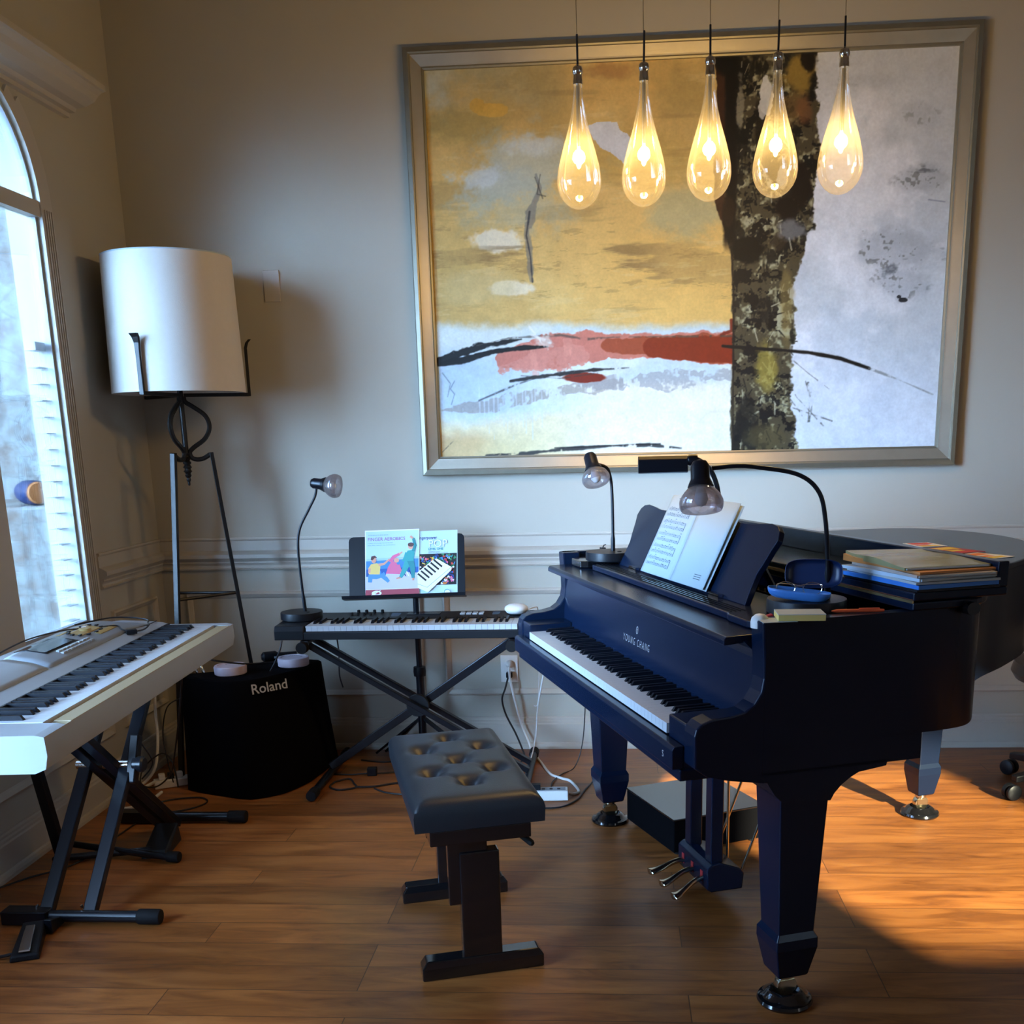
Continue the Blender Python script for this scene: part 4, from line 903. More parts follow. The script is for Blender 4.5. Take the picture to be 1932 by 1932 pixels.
# local: x along the instrument (near end -> far end), y towards the wall (0 = front edge)
DL = 1.372
mb = MB()
def sect(x, k):
    """cross-section; k = how much the rear hump rises"""
    return [(x, .005, .010), (x, -.002, .040), (x, .0, .082), (x, .020, .086), (x, .022, .086), (x, .215, .086), (x, .24, .094 + .004 * k), (x, .31, .100 + .022 * k), (x, .375, .103 + .030 * k), (x, .41 + .035 * k, .100 + .022 * k), (x, .415 + .035 * k, .075), (x, .40, .02), (x, .30, .0), (x, .03, .0)]
def sect2(x, k):
    a = sect(x, k); a[3] = (x, .020, .060); a[4] = (x, .055, .058); a[5] = (x, .205, .058); a.insert(6, (x, .2051, .090)); return a
def lofty(xs, fn): return [fn(x, k) for x, k in xs]
hump = lambda x: max(0, min(1, (x - .05) / .15)) * max(0, min(1, (DL - .04 - x) / .14)) * .999
xs = [(0, 0), (.03, .0), (.075, .2), (.104, hump(.10))]
rings = lofty(xs, sect); mb.loft(rings)
xs = [(.104 + (1.334 - .104) * i / 20, hump(.104 + (1.334 - .104) * i / 20)) for i in range(21)]; mb.loft(lofty(xs, sect2))
mb.loft(lofty([(1.334, hump(1.334)), (1.355, 0), (DL, 0)], sect))
bd = mb.build('body', M['pwhite'], dpn, smooth=True)
MB().loft([[(x, .004, .074), (x, .0, .083), (x, .040, .0835), (x, .046, .078), (x, .046, .060), (x, .01, .058)] for x in (.135, 1.331)]).build('key_lip', M['beige'], dpn, bevel=.0015)
keys(dpn, 52, 5, .1065, .052, .087, wm=None)
MB().box(.106, 1.332, .200, .206, .060, .0965).build('felt_strip', M['blk'], dpn)
# sloping grey control panel
def top(y, x): 
    k = hump(x)
    for (y0, z0), (y1, z1) in (((.215, .088), (.24, .094 + .004 * k)), ((.24, .094 + .004 * k), (.31, .100 + .022 * k)), ((.31, .100 + .022 * k), (.375, .103 + .030 * k)), ((.375, .103 + .03 * k), (.41 + .035 * k, .100 + .022 * k))):
        if y <= y1: return z0 + (z1 - z0) * max(0, (y - y0)) / (y1 - y0)
    return z1
def patch(name, pts, m, lift, parent=dpn, thick=0):
    """thin moulded panel following the top surface; pts corner list (x0,x1,y0,y1) or polygon column fn"""
    x0, x1, y0f, y1f = pts; n1, n2 = 16, 8; mb = MB(); vs = []
    for i in range(n1 + 1):
        x = x0 + (x1 - x0) * i / n1; ya, yb = y0f(x), y1f(x)
        for j in range(n2 + 1): y = ya + (yb - ya) * j / n2; vs.append((x, y, top(y, x) + lift))
    mb.add(vs, [(i * (n2 + 1) + j, (i + 1) * (n2 + 1) + j, (i + 1) * (n2 + 1) + j + 1, i * (n2 + 1) + j + 1) for i in range(n1) for j in range(n2)])
    o = mb.build(name, m, parent, smooth=True); sld = o.modifiers.new('s', 'SOLIDIFY'); sld.thickness = .0015; return o
cst = lambda v: (lambda x: v)
patch('control_panel', (.60, 1.30, cst(.262), lambda x: .415 - .03 * abs((x - .95) / .35) ** 3), M['pgrey'], .0015)
patch('speaker_grille', (.12, .59, cst(.262), lambda x: .41 - .06 * abs((x - .45) / .35) ** 3), M['pwhite'], .0015)
patch('display', (.70, .90, cst(.315), cst(.408)), M['screen'], .003)
M['goldp'] = mat('gold_print', lin((190, 165, 105)), .5)
patch('gold_marking', (.96, 1.10, cst(.330), cst(.372)), M['goldp'], .0028)
patch('gold_marking', (.94, 1.13, cst(.385), cst(.402)), M['goldp'], .0028)
patch('gold_marking', (1.02, 1.16, cst(.300), cst(.318)), M['goldp'], .0028)
for r_, (y, x0, n_) in enumerate(((.292, .74, 8), (.305, .74, 8))):
    for k in range(n_): MB().box(x0 + k * .026, x0 + k * .026 + .020, y - .005, y + .005, top(y, .8) + .0, top(y, .8) + .006).build('panel_button', M['pwhite'], dpn, bevel=.001)
for k in range(12):
    a = k * .52; MB().box(1.03 + .085 * math.cos(a) - .007, 1.03 + .085 * math.cos(a) + .007, .352 + .036 * math.sin(a) - .004, .352 + .036 * math.sin(a) + .004, top(.352 + .036 * math.sin(a), 1.03) + .001, top(.352 + .036 * math.sin(a), 1.03) + .006).build('panel_button', M['blk'], dpn, bevel=.001)
MB().lathe([(.018, 0), (.019, .004), (.017, .009)], (1.03, .352, top(.352, 1.03)), seg=24).build('data_dial', M['goldp'], dpn, smooth=True)
MB().box(.0, DL, .2585, .2605, .0975, .100).build('panel_seam', M['blk'], dpn)
def DW(x, y, z):
    a = PI / 2 + .058; return (.803 + x * math.cos(a) - y * math.sin(a), -2.490 + x * math.sin(a) + y * math.cos(a), DZ + z)
# headphone-style cord with inline box lying over the panel
cd = thing('inline_cord', 'thin black cord with a small inline box lying across the white digital piano', 'cord', (0, 0, 0))
pth = [DW(.62, .455, .118), DW(.78, .462, .128), DW(.90, .452, .134), DW(1.0, .40, .138), DW(1.06, .36, .131), DW(1.10, .34, .128), DW(1.14, .30, .125), DW(1.12, .275, .116), DW(1.115, .255, .110)]
MB().tube(smooth_path(pth, 6), .0024, 7).build('cord', M['cordb'], cd, smooth=True)
pth = [DW(1.115, .235, .108), DW(1.17, .225, .106), DW(1.24, .235, .108), DW(1.27, .250, .110), DW(1.32, .27, .112), DW(1.345, .33, .116), DW(1.33, .39, .120), DW(1.27, .43, .120), DW(1.2, .46, .12)]
MB().tube(smooth_path(pth, 6), .0026, 7).build('cord', M['cordb'], cd, smooth=True)
a_ = DW(1.115, .244, .108); M4 = Matrix.Translation(a_) @ Matrix.Rotation(.6, 4, 'Z')
MB().box(-.016, .016, -.013, .013, -.006, .008, M=M4).build('inline_box', M['blk'], cd, bevel=.002)
a_ = DW(1.05, .37, .134); MB().lathe([(.006, 0), (.0065, .012)], a_, (.6, .5, .1), 12).build('white_plug', M['wplate'], cd)
# stand
xs_ = thing('keyboard_x_stand', 'black double-braced X stand holding the white digital piano', 'stand', (.40, -1.40, 0), 0)
def L2(x, y, z): return (x - .40, y + 1.40, z)
for x in (.318, .452): MB().bar(L2(x, -1.775, .030), L2(x + .0, -1.15, .684), .026, .040, (1, 0, 0)).build('cross_bar', M['blkm'], xs_, bevel=.003)
for x in (.355, .412): MB().bar(L2(x, -1.045, .030), L2(x, -1.80, .684), .026, .040, (1, 0, 0)).build('cross_bar', M['blkm'], xs_, bevel=.003)
MB().tube([L2(.29, -1.445, .385), L2(.49, -1.445, .385)], .014, 12).build('pivot_rod', M['chrome'], xs_, smooth=True)
MB().lathe([(.022, 0), (.026, .004), (.026, .030), (.02, .036)], L2(.475, -1.44, .385), (1, 0, 0), 24).build('clutch_knob', M['blkm'], xs_, smooth=True)
MB().bar(L2(.475, -1.47, .33), L2(.475, -1.40, .47), .034, .03, (1, 0, 0)).build('clutch_lever', M['blkm'], xs_, bevel=.004)
for x in (.297, .434):
    MB().box(x - .40 - .006, x - .40 - .002, -.386, -.376, .045, .055).build('rivet', M['chrome'], xs_)
for y, xa, xb in ((-1.79, .215, .640), (-.955, .180, .610)):
    b = MB().tube([L2(xa, y, .0235), L2(xb, y, .0235)], .018, 14).build('foot_bar', M['blkm'], xs_, smooth=True)
    MB().lathe([(.021, -.034), (.023, -.030), (.023, .030), (.021, .034)], L2(xb, y, .0235), (1, 0, 0), 18).build('rubber_cap', M['rubber'], b, smooth=True)
    MB().box(xa - .4 - .02, xa - .4 + .12, y + 1.4 - .026, y + 1.4 + .026, .004, .046).build('foot_sleeve', M['blkm'], b, bevel=.003)
for y in (-1.16, -1.80):
    MB().box(-.14, .25, y + 1.4 - .016, y + 1.4 + .016, .682, .6995).build('support_arm', M['blkm'], xs_, bevel=.002)
# folded height lever at the near foot
MB().prism([(-.02, 0), (.055, .002), (.030, .030), (-.018, .044)], lambda p, q, h: (.0 + h, -.39 - .055 + p * .0 - q * .0 + (p), q + .003), -.045, -.02).build('foot_lever', M['blkm'], xs_, bevel=.003)
sp = thing('sustain_pedal', 'black sustain pedal on the floor by the near foot of the left X stand', 'pedal', (.355, -1.945, 0), .35)
MB().loft([[(-.040, -.085, 0), (.040, -.085, 0), (.032, .10, 0), (-.032, .10, 0)], [(-.036, -.080, .018), (.036, -.080, .018), (.030, .095, .040), (-.030, .095, .040)]]).build('housing', M['blk'], sp, bevel=.005)
MB().loft([[(-.016, -.075, .024), (.016, -.075, .024), (.014, .05, .045), (-.014, .05, .045)], [(-.014, -.070, .028), (.014, -.070, .028), (.012, .048, .049), (-.012, .048, .049)]]).build('treadle', M['chrome'], sp, bevel=.003)
MB().tube(smooth_path([(-.03, -.05, .012), (-.09, -.05, .008), (-.16, -.02, .006), (-.26, .03, .006)], 6), .005, 8).build('pedal_cord', M['cordb'], sp, smooth=True)
# low stool-like black stand behind
ss = thing('slanted_pole_stand', 'black slanted pole on low crossed feet by the left wall, under the white digital piano', 'stand', (.12, -1.30, 0), 0)
MB().bar((.0, -.02, .03), (-.035, -.12, .69), .030, .034, (1, 0, 0)).build('pole', M['blkm'], ss, bevel=.003)
for a, b in (((.0, .045, .035), (.38, -.03, .018)), ((.01, -.04, .018), (.30, .03, .02)), ((0, .05, .03), (0, -.06, .02))): MB().tube([a, b], .012, 10).build('foot_bar', M['blkm'], ss, smooth=True)
MB().lathe([(.017, -.022), (.019, -.018), (.019, .018), (.017, .022)], (.40, -.030, .0195), (1, -.1, 0), 16).build('rubber_cap', M['rubber'], ss, smooth=True)
sp2 = thing('sustain_pedal', 'boxy black foot pedal with silver plate beneath the white digital piano', 'pedal', (.43, -1.225, 0), .1)
MB().loft([[(-.045, -.08, 0), (.045, -.08, 0), (.045, .09, 0), (-.045, .09, 0)], [(-.038, -.06, .025), (.038, -.06, .025), (.040, .085, .070), (-.040, .085, .070)]]).build('housing', M['blk'], sp2, bevel=.004)
MB().box(-.024, .008, -.072, .01, .030, .036, M=Matrix.Rotation(.28, 4, 'X')).build('silver_plate', M['pgrey'], sp2)

# ------------------------------------------------------------------ cords and power strips
def cord(pts, r, m, name, label, n=8):
    return tag(MB().tube(smooth_path(pts, n), r, 7).build(name, m, smooth=True), label, 'cable')
op = Vector((1.551, -.02, .393))
t = thing('wall_plug', 'round white plug in the upper socket of the wall outlet', 'plug', (1.553, -.009, .393))
MB().lathe([(.017, 0), (.017, .014), (.012, .024), (.006, .03)], axis=(0, -1, -.15), seg=20).build('plug_body', M['wplate'], t, smooth=True)
t = thing('wall_plug', 'black plug in the lower socket of the wall outlet', 'plug', (1.552, -.009, .345))
MB().box(-.014, .014, -.028, .0, -.012, .012).build('plug_body', M['blk'], t, bevel=.003)
cord([(1.553, -.038, .385), (1.558, -.055, .33), (1.575, -.05, .24), (1.60, -.045, .13), (1.632, -.06, .05), (1.652, -.10, .010), (1.70, -.24, .005), (1.735, -.36, .005), (1.76, -.42, .005), (1.80, -.46, .005), (1.84, -.50, .005), (1.876, -.62, .005), (1.852, -.66, .006), (1.838, -.662, .012)], .0055, M['cordw'], 'cable', 'thick white cord running from the wall outlet across the floor to the power strip')
cord([(1.548, -.045, .338), (1.535, -.06, .29), (1.52, -.06, .24), (1.535, -.06, .17), (1.575, -.07, .09), (1.606, -.09, .02), (1.62, -.16, .006), (1.60, -.30, .005), (1.55, -.40, .005)], .0042, M['cordb'], 'cable', 'black cord dropping from the lower socket of the wall outlet')
cord([(1.76, -.55, .56), (1.725, -.42, .40), (1.695, -.30, .25), (1.68, -.24, .12), (1.655, -.30, .02), (1.62, -.38, .006), (1.55, -.46, .005)], .0030, M['cordw'], 'cable', 'thin white cord hanging from under the piano keyboard to the floor')
cord([(1.90, -.42, .66), (1.90, -.34, .35), (1.885, -.30, .12), (1.85, -.32, .01), (1.80, -.40, .004), (1.765, -.50, .004), (1.76, -.60, .004), (1.72, -.64, .004)], .0024, M['cordb'], 'cable', 'thin dark cord curving from behind the piano leg to the power strip')
cord([(1.96, -.46, .66), (1.965, -.42, .35), (1.955, -.42, .12), (1.935, -.47, .01), (1.90, -.60, .004), (1.87, -.72, .004), (1.81, -.80, .004), (1.72, -.81, .004), (1.60, -.80, .004)], .0034, M['cordb'], 'cable', 'black cord hanging beside the front piano leg and looping round the power strip')
ps = thing('power_strip', 'white power strip on the floor behind the piano bench', 'power strip', (1.775, -.700, 0), .05)
MB().box(-.075, .062, -.028, .028, .002, .042).build('housing', M['wplate'], ps, bevel=.004)
MB().box(-.055, .052, -.018, .018, .042, .0428).build('socket_face', M['pgrey'], ps)
for k in range(3): MB().box(-.040 + k * .03, -.028 + k * .03, -.007, .007, .0428, .0436).build('socket', M['blk'], ps)
MB().box(-.083, -.045, -.014, .014, .032, .064).build('plug', M['blk'], ps, bevel=.003)
wa = thing('wall_adapter', 'small square black power adapter on the floor left of the bench', 'adapter', (.995, -.40, 0), .1)
MB().box(-.020, .020, -.016, .016, 0, .034).build('body', M['blk'], wa, bevel=.003)
cord([(.82, -.40, .004), (.90, -.405, .004), (.975, -.40, .008)], .0032, M['cordb'], 'cable', 'black cord on the floor running left from the square adapter')
cord([(1.016, -.40, .008), (1.09, -.37, .004), (1.18, -.34, .004), (1.30, -.36, .004)], .0032, M['cordb'], 'cable', 'black cord on the floor running from the square adapter towards the bench')
cord([(.90, -.20, .004), (1.0, -.23, .004), (1.12, -.21, .004), (1.3, -.2, .004)], .0035, M['cordb'], 'cable', 'black cord on the floor close to the baseboard below the black keyboard')
cord([(.86, -.50, .004), (.91, -.46, .004), (.945, -.52, .004), (.965, -.575, .006), (.90, -.60, .004), (.855, -.56, .004), (.86, -.50, .004)], .0040, M['cordb'], 'cable', 'looped black cord on the floor right of the X stand foot')
cord([(.965, -.578, .009), (1.04, -.56, .005), (1.12, -.52, .005), (1.22, -.50, .005), (1.34, -.52, .005)], .0042, M['cordb'], 'cable', 'black cord on the floor leading under the bench from the looped cord')
cord([(1.045, -.585, .005), (1.10, -.63, .004), (1.18, -.655, .004), (1.28, -.65, .004)], .0035, M['cordb'], 'cable', 'short black cord lying nearest the bench on the floor')
cord([(.02, -1.585, .006), (.09, -1.47, .004), (.16, -1.40, .004), (.20, -1.30, .004), (.22, -1.05, .004), (.24, -.82, .004)], .003, M['cordb'], 'cable', 'thin black cord along the left wall crossing under the X stand')
cord([(.17, -.80, .004), (.25, -.72, .004), (.36, -.69, .004), (.41, -.75, .004), (.36, -.83, .004), (.25, -.87, .004), (.18, -.84, .004)], .0032, M['cordb'], 'cable', 'black cord looped on the floor in front of the covered amplifier')
cord([(.40, -1.32, .70), (.385, -1.25, .60), (.42, -1.22, .50), (.375, -1.18, .40), (.40, -1.15, .30), (.33, -1.10, .22)], .0028, M['cordb'], 'cable', 'wavy black cord hanging down under the white digital piano')
cord([(.56, -1.16, .70), (.46, -1.02, .45), (.37, -.90, .25), (.30, -.80, .14), (.20, -.72, .06), (.11, -.66, .05), (.10, -.60, .10), (.18, -.60, .16), (.25, -.66, .14), (.28, -.70, .05)], .0032, M['cordb'], 'cable', 'long black cord sweeping down and looping by the covered amplifier')
cord([(.30, -.62, .40), (.235, -.62, .36), (.205, -.62, .25), (.22, -.64, .15), (.235, -.64, .05)], .0026, M['cordb'], 'cable', 'black cord bowed against the left side of the covered amplifier')
cord([(.06, -.34, .34), (.10, -.44, .28), (.135, -.52, .20), (.14, -.58, .10), (.10, -.60, .04), (.07, -.70, .03), (.09, -.80, .03)], .0060, M['cordw'], 'cable', 'thick white cord hanging in the corner behind the left X stand')
cord([(.14, -.60, .04), (.10, -.72, .03), (.085, -.83, .03), (.13, -.86, .02), (.19, -.80, .02), (.21, -.70, .03)], .0065, M['cordw'], 'cable', 'white cord looped on the floor beside the corner power strip')
ps2 = thing('power_strip', 'white power strip tangled in cords in the corner left of the amplifier', 'power strip', (.175, -.545, 0), .5)
MB().box(-.06, .10, -.026, .026, .002, .036).build('housing', M['wplate'], ps2, bevel=.004)
for k in range(3): MB().box(-.04 + k * .035, -.015 + k * .035, -.014, .014, .036, .060).build('plug', M['blk'] if k % 2 else M['wplate'], ps2, bevel=.003)
# jacks behind the amplifier and the cords over it
cord([(.55, -1.12, .71), (.50, -.95, .66), (.46, -.72, .585), (.44, -.60, .545), (.52, -.46, .50), (.60, -.36, .485), (.66, -.30, .475)], .0040, M['cordb'], 'cable', 'black cord running from the white digital piano over the covered amplifier')
ak = thing('audio_jacks', 'pair of silver jack plugs with blue-grey cords behind the amplifier top', 'plugs', (.31, -.47, .466))
for k in range(2):
    MB().lathe([(.005, 0), (.006, .004), (.006, .030), (.004, .034)], (.0 + k * .028, 0, .0), (-.35, .15, .9), 12).build('jack', M['chrome'], ak, smooth=True)
    MB().tube(smooth_path([(-.012 + k * .028, .005, .033), (-.03 + k * .03, .01, .055), (-.06 + k * .03, .03, .065)], 5), .003, 6).build('jack_cord', M['pgrey'], ak, smooth=True)
t = thing('microphone', 'dark cylindrical object with pale stripe lying on the amplifier behind the lids', 'microphone', (.565, -.235, .486), .5)
MB().lathe([(.012, -.06), (.022, -.05), (.022, .0), (.014, .01), (.011, .09)], axis=(1, 0, .0), seg=16).build('body', M['blk'], t, smooth=True)
MB().box(-.01, .08, -.026, -.022, -.006, .002).build('pale_stripe', M['pgrey'], t)
cord([(.700, -.545, .612), (.695, -.56, .58), (.67, -.555, .53), (.645, -.55, .49)], .0036, M['cordb'], 'cable', 'black lamp cord hanging from the left end of the black keyboard over the lilac lid')
cord([(.865, -.34, .60), (.868, -.33, .52), (.862, -.32, .42), (.868, -.30, .36)], .0030, M['cordb'], 'cable', 'black cord hanging straight down under the black keyboard, left of the music stand')
t = thing('corner_outlet', 'small outlet with white adapter low on the left wall under the digital piano', 'outlet', (.006, -.80, .36))
MB().box(-.006, .0, -.038, .038, -.06, .06).build('cover_plate', M['trimw'], t, bevel=.002)
MB().box(0, .035, -.02, .02, -.01, .035).build('adapter', M['wplate'], t, bevel=.003)

# ------------------------------------------------------------------ pendants
ph = [(0, 1.929, -1.30), (1, 2.114, -1.30), (2, 2.298, -1.30), (3, 2.484, -1.30), (4, 2.665, -1.30)]
names = ['leftmost of five glass teardrop pendant lamps', 'second from left of five glass teardrop pendant lamps', 'middle one of five glass teardrop pendant lamps', 'fourth from left of five glass teardrop pendant lamps', 'rightmost of five glass teardrop pendant lamps']
zb_ = [2.014, 2.015, 2.022, 2.025, 2.027]
drop = [(.0, .0), (.012, .0015), (.026, .007), (.040, .017), (.052, .032), (.060, .050), (.0632, .070), (.062, .092), (.057, .118), (.049, .148), (.040, .178), (.031, .208), (.0235, .238), (.018, .265), (.0145, .290), (.0125, .315), (.0115, .335)]
for k, x, y in ph:
    t = thing('pendant_lamp', names[k] + ', lit and hanging before the painting', 'pendant lamp', (x, y, zb_[k]), 0, 'glass teardrop pendants hanging in a row')
    MB().lathe(drop, seg=48, caps=(False, False)).build('glass_drop', M['clearg'], t, smooth=True, fixn=True)
    MB().lathe([(.0055, .165), (.006, .17), (.0058, .33)], seg=14).build('lamp_holder', M['chrome'], t, smooth=True)
    MB().lathe([(.0135, .325), (.0135, .337), (.0125, .340), (.0125, .348), (.0115, .350), (.014, .354), (.0150, .361), (.013, .369), (.006, .374), (.004, .376)], seg=24).build('top_cap', M['chrome'], t, smooth=True)
    MB().tube([(0, 0, .372), (-.001 + .002 * (k % 2), 0, .452)], .0030, 8).build('stem_rod', M['blkm'], t, smooth=True)
    MB().tube(smooth_path([(-.001, 0, .45), (-.003, 0, .62), (.001 * (k - 2), 0, .85), (0, 0, RZ - zb_[k])], 5), .0012, 6).build('wire', M['chrome'], t, smooth=True)
    MB().lathe([(.002, .108), (.0055, .112), (.0075, .124), (.0072, .140), (.0055, .152), (.004, .165)], seg=18).build('filament_bulb', M['bulb'], t, smooth=True)
    l = bpy.data.lights.new('pendant_light', 'POINT'); l.energy = 10; l.color = (1, .62, .20); l.shadow_soft_size = .02
    lo = bpy.data.objects.new('pendant_light', l); COL.objects.link(lo); lo.location = (x, y, zb_[k] + .135)

# ------------------------------------------------------------------ framed painting
FX0, FX1, FZ0, FZ1 = 1.209, 3.431, 1.224, 2.868
pt = thing('framed_painting', 'large abstract painting in ochre and white with a dark trunk, in champagne frame', 'painting', (FX0, 0, FZ0))
prof = [(0, 0), (0, .040), (.004, .046), (.020, .048), (.026, .046), (.028, .040), (.040, .037), (.064, .031), (.069, .030), (.072, .024), (.0785, .022), (.0785, .006)]
def frame_seg(lo, hi, name, m):
    pr = prof[lo:hi + 1]; mb = MB(); n_ = len(pr); W_, H_ = FX1 - FX0, FZ1 - FZ0; rings = []
    for cx, cz, sx, sz in ((0, 0, 1, 1), (W_, 0, -1, 1), (W_, H_, -1, -1), (0, H_, 1, -1)): rings += [(cx + sx * d, -h, cz + sz * d) for d, h in pr]
    fs = [(k * n_ + i, k * n_ + i + 1, ((k + 1) % 4) * n_ + i + 1, ((k + 1) % 4) * n_ + i) for k in range(4) for i in range(n_ - 1)]
    mb.add(rings, fs); return mb.build(name, m, pt)
frame_seg(0, 5, 'frame_outer_edge', M['frameo']); frame_seg(5, 8, 'frame', M['frame']); frame_seg(8, 11, 'frame_inner_lip', M['frameo'])

def canvas():
    NXc, NYc = 760, 545; rng = np.random.RandomState(11)
    def vnoise(sx, sy, oct_=4, seed=0, rough=.55):
        r = np.random.RandomState(seed); out = np.zeros((NYc, NXc)); amp = 1; tot = 0
        yy, xx = np.mgrid[0:NYc, 0:NXc]; xx = xx / NXc; yy = yy / NYc
        for o_ in range(oct_):
            gx, gy = max(2, int(sx * 2 ** o_)), max(2, int(sy * 2 ** o_)); g = r.rand(gy + 2, gx + 2)
            fx, fy = xx * gx, yy * gy; ix, iy = fx.astype(int), fy.astype(int); tx, ty = fx - ix, fy - iy; tx = tx * tx * (3 - 2 * tx); ty = ty * ty * (3 - 2 * ty)
            v = (g[iy, ix] * (1 - tx) + g[iy, ix + 1] * tx) * (1 - ty) + (g[iy + 1, ix] * (1 - tx) + g[iy + 1, ix + 1] * tx) * ty
            out += v * amp; tot += amp; amp *= rough
        return out / tot
    # photo sketch coordinates -> canvas (s across, t down)
    src = [(797, 128), (1812, 85), (1770, 838), (832, 860)]; dst = [(0, 0), (1, 0), (1, 1), (0, 1)]
    A = []; B = []
    for (x, y), (u, v) in zip(src, dst): A += [[x, y, 1, 0, 0, 0, -u * x, -u * y], [0, 0, 0, x, y, 1, -v * x, -v * y]]; B += [u, v]
    h = np.append(np.linalg.solve(np.array(A, float), np.array(B, float)), 1).reshape(3, 3); hi = np.linalg.inv(h)
    S_, T_ = np.meshgrid(np.linspace(0, 1, NXc), np.linspace(0, 1, NYc)); w = hi[2, 0] * S_ + hi[2, 1] * T_ + hi[2, 2]
    X = (hi[0, 0] * S_ + hi[0, 1] * T_ + hi[0, 2]) / w; Y = (hi[1, 0] * S_ + hi[1, 1] * T_ + hi[1, 2]) / w
    n1 = vnoise(6, 5, 6, 1); n2 = vnoise(4, 22, 6, 2); n3 = vnoise(18, 14, 5, 3, .7); n4 = vnoise(60, 45, 3, 4, .8); n5 = vnoise(9, 7, 6, 5, .65); n6 = vnoise(26, 5, 5, 6, .7); wx = (vnoise(14, 12, 5, 7, .7) - .5); wy = (vnoise(14, 12, 5, 8, .7) - .5)
    img = np.zeros((NYc, NXc, 3)); c = lambda r, g, b: np.array([r, g, b], float)
    sm = lambda e0, e1, v: (lambda t: t * t * (3 - 2 * t))(np.clip((v - e0) / (e1 - e0), 0, 1))
    def mix(col, a):
        nonlocal img; a = np.clip(a, 0, 1)[..., None]; img = img * (1 - a) + col * a
    def blob(cx, cy, rx, ry, col, soft=.35, rough=.5, amt=1, rot=0):
        dx, dy = X - cx, Y - cy; ca, sa = math.cos(rot), math.sin(rot); dx, dy = dx * ca + dy * sa, -dx * sa + dy * ca
        d = np.sqrt((dx / rx) ** 2 + (dy / ry) ** 2) + wx * rough * 2 + (n4 - .5) * rough * .6; mix(col, (1 - sm(1 - soft, 1 + soft * .3, d)) * amt)
    def stroke(pts, wd, col, amt=1, rough=.35, dry=0, soft=1.5):
        P_ = np.array(pts, float); best = np.full(X.shape, 1e9); ww = np.zeros(X.shape); W_ = wd if isinstance(wd, (list, tuple)) else [wd] * len(pts)
        for i in range(len(P_) - 1):
            a, b = P_[i], P_[i + 1]; ab = b - a; t = np.clip(((X - a[0]) * ab[0] + (Y - a[1]) * ab[1]) / (ab @ ab), 0, 1); d = np.hypot(X - a[0] - t * ab[0], Y - a[1] - t * ab[1]); m = d < best; best = np.where(m, d, best); ww = np.where(m, W_[i] * (1 - t) + W_[i + 1] * t, ww)
        e = ww / 2 * (1 + wx * rough * 4); a_ = 1 - sm(e - soft, e + soft, best)
        if dry: a_ = a_ * sm(dry - .06, dry + .06, n6 * .5 + n4 * .5)
        mix(col, a_ * amt)
    # ground: ochre field
    img[:] = c(216, 180, 108); mix(c(196, 164, 98), sm(.45, .65, n1)); mix(c(222, 190, 118), sm(.52, .7, n5) * .7); mix(c(226, 180, 98), sm(1000, 1300, X) * sm(300, 480, Y) * .7)
    mix(c(176, 152, 92), (1 - sm(150, 330, Y)) * .75 * sm(.3, .6, n1)); mix(c(150, 125, 75), sm(.54, .66, n2) * .4); mix(c(226, 205, 150), sm(.60, .70, vnoise(9, 40, 5, 31, .7)) * .28); mix(c(140, 112, 62), sm(.62, .72, vnoise(14, 46, 5, 32, .75)) * .35 * sm(380, 440, Y) * (1 - sm(560, 590, Y)))
    mix(c(170, 168, 140), (1 - sm(120, 240, Y + wx * 160)) * (1 - sm(830, 1180, X)) * .8); mix(c(196, 204, 196), (1 - sm(140, 215, Y + wx * 130)) * (1 - sm(790, 900, X + wy * 150)) * .8)
    blob(1150, 130, 60, 22, c(150, 100, 60), .6, .6, .45); blob(880, 235, 90, 40, c(160, 142, 84), .5, .5, .6)
    blob(1010, 300, 130, 70, c(186, 190, 170), .6, .8, .85); blob(945, 350, 90, 45, c(182, 190, 178), .6, .8, .9); blob(990, 390, 130, 60, c(176, 182, 160), .7, .7, .6); blob(1010, 270, 60, 26, c(208, 214, 208), .5, .8, .8); blob(900, 330, 50, 25, c(205, 215, 215), .5, .8, .8)
    blob(1300, 400, 90, 55, c(178, 170, 124), .5, .5, .8); blob(1200, 300, 150, 60, c(190, 158, 80), .7, .4, .5)
    blob(940, 447, 52, 22, c(232, 222, 196), .3, .6, .9); blob(965, 540, 55, 16, c(235, 226, 200), .3, .6, .9); blob(900, 540, 100, 40, c(205, 185, 130), .5, .5, .5)
    blob(925, 203, 36, 15, c(214, 172, 80), .1, .5, 1); blob(900, 195, 16, 16, c(206, 165, 76), .1, .5, .9)
    mix(c(120, 95, 60), sm(.60, .66, n2) * sm(430, 470, Y) * (1 - sm(520, 560, Y)) * .55 * sm(870, 950, X) * (1 - sm(1180, 1300, X)))
    stroke([(1012, 325), (1020, 350), (1000, 400), (996, 440), (1000, 480), (1004, 525)], [4, 8, 12, 10, 12, 6], c(100, 105, 112), .55, .8, .42); stroke([(1000, 395), (994, 440), (1002, 480), (1006, 528)], 2.2, c(45, 48, 55), .8, 1, .42); stroke([(1010, 330), (1025, 370)], 1.6, c(50, 50, 50), .7, 1, .40); stroke([(1020, 325), (1014, 362), (1030, 366)], 1.5, c(40, 40, 40), .7, 1, .4)
    # sharp white patch
    poly = [(1110, 234), (1128, 226), (1166, 226), (1169, 240), (1182, 250), (1192, 262), (1194, 275), (1180, 306), (1160, 290), (1138, 276), (1118, 250)]
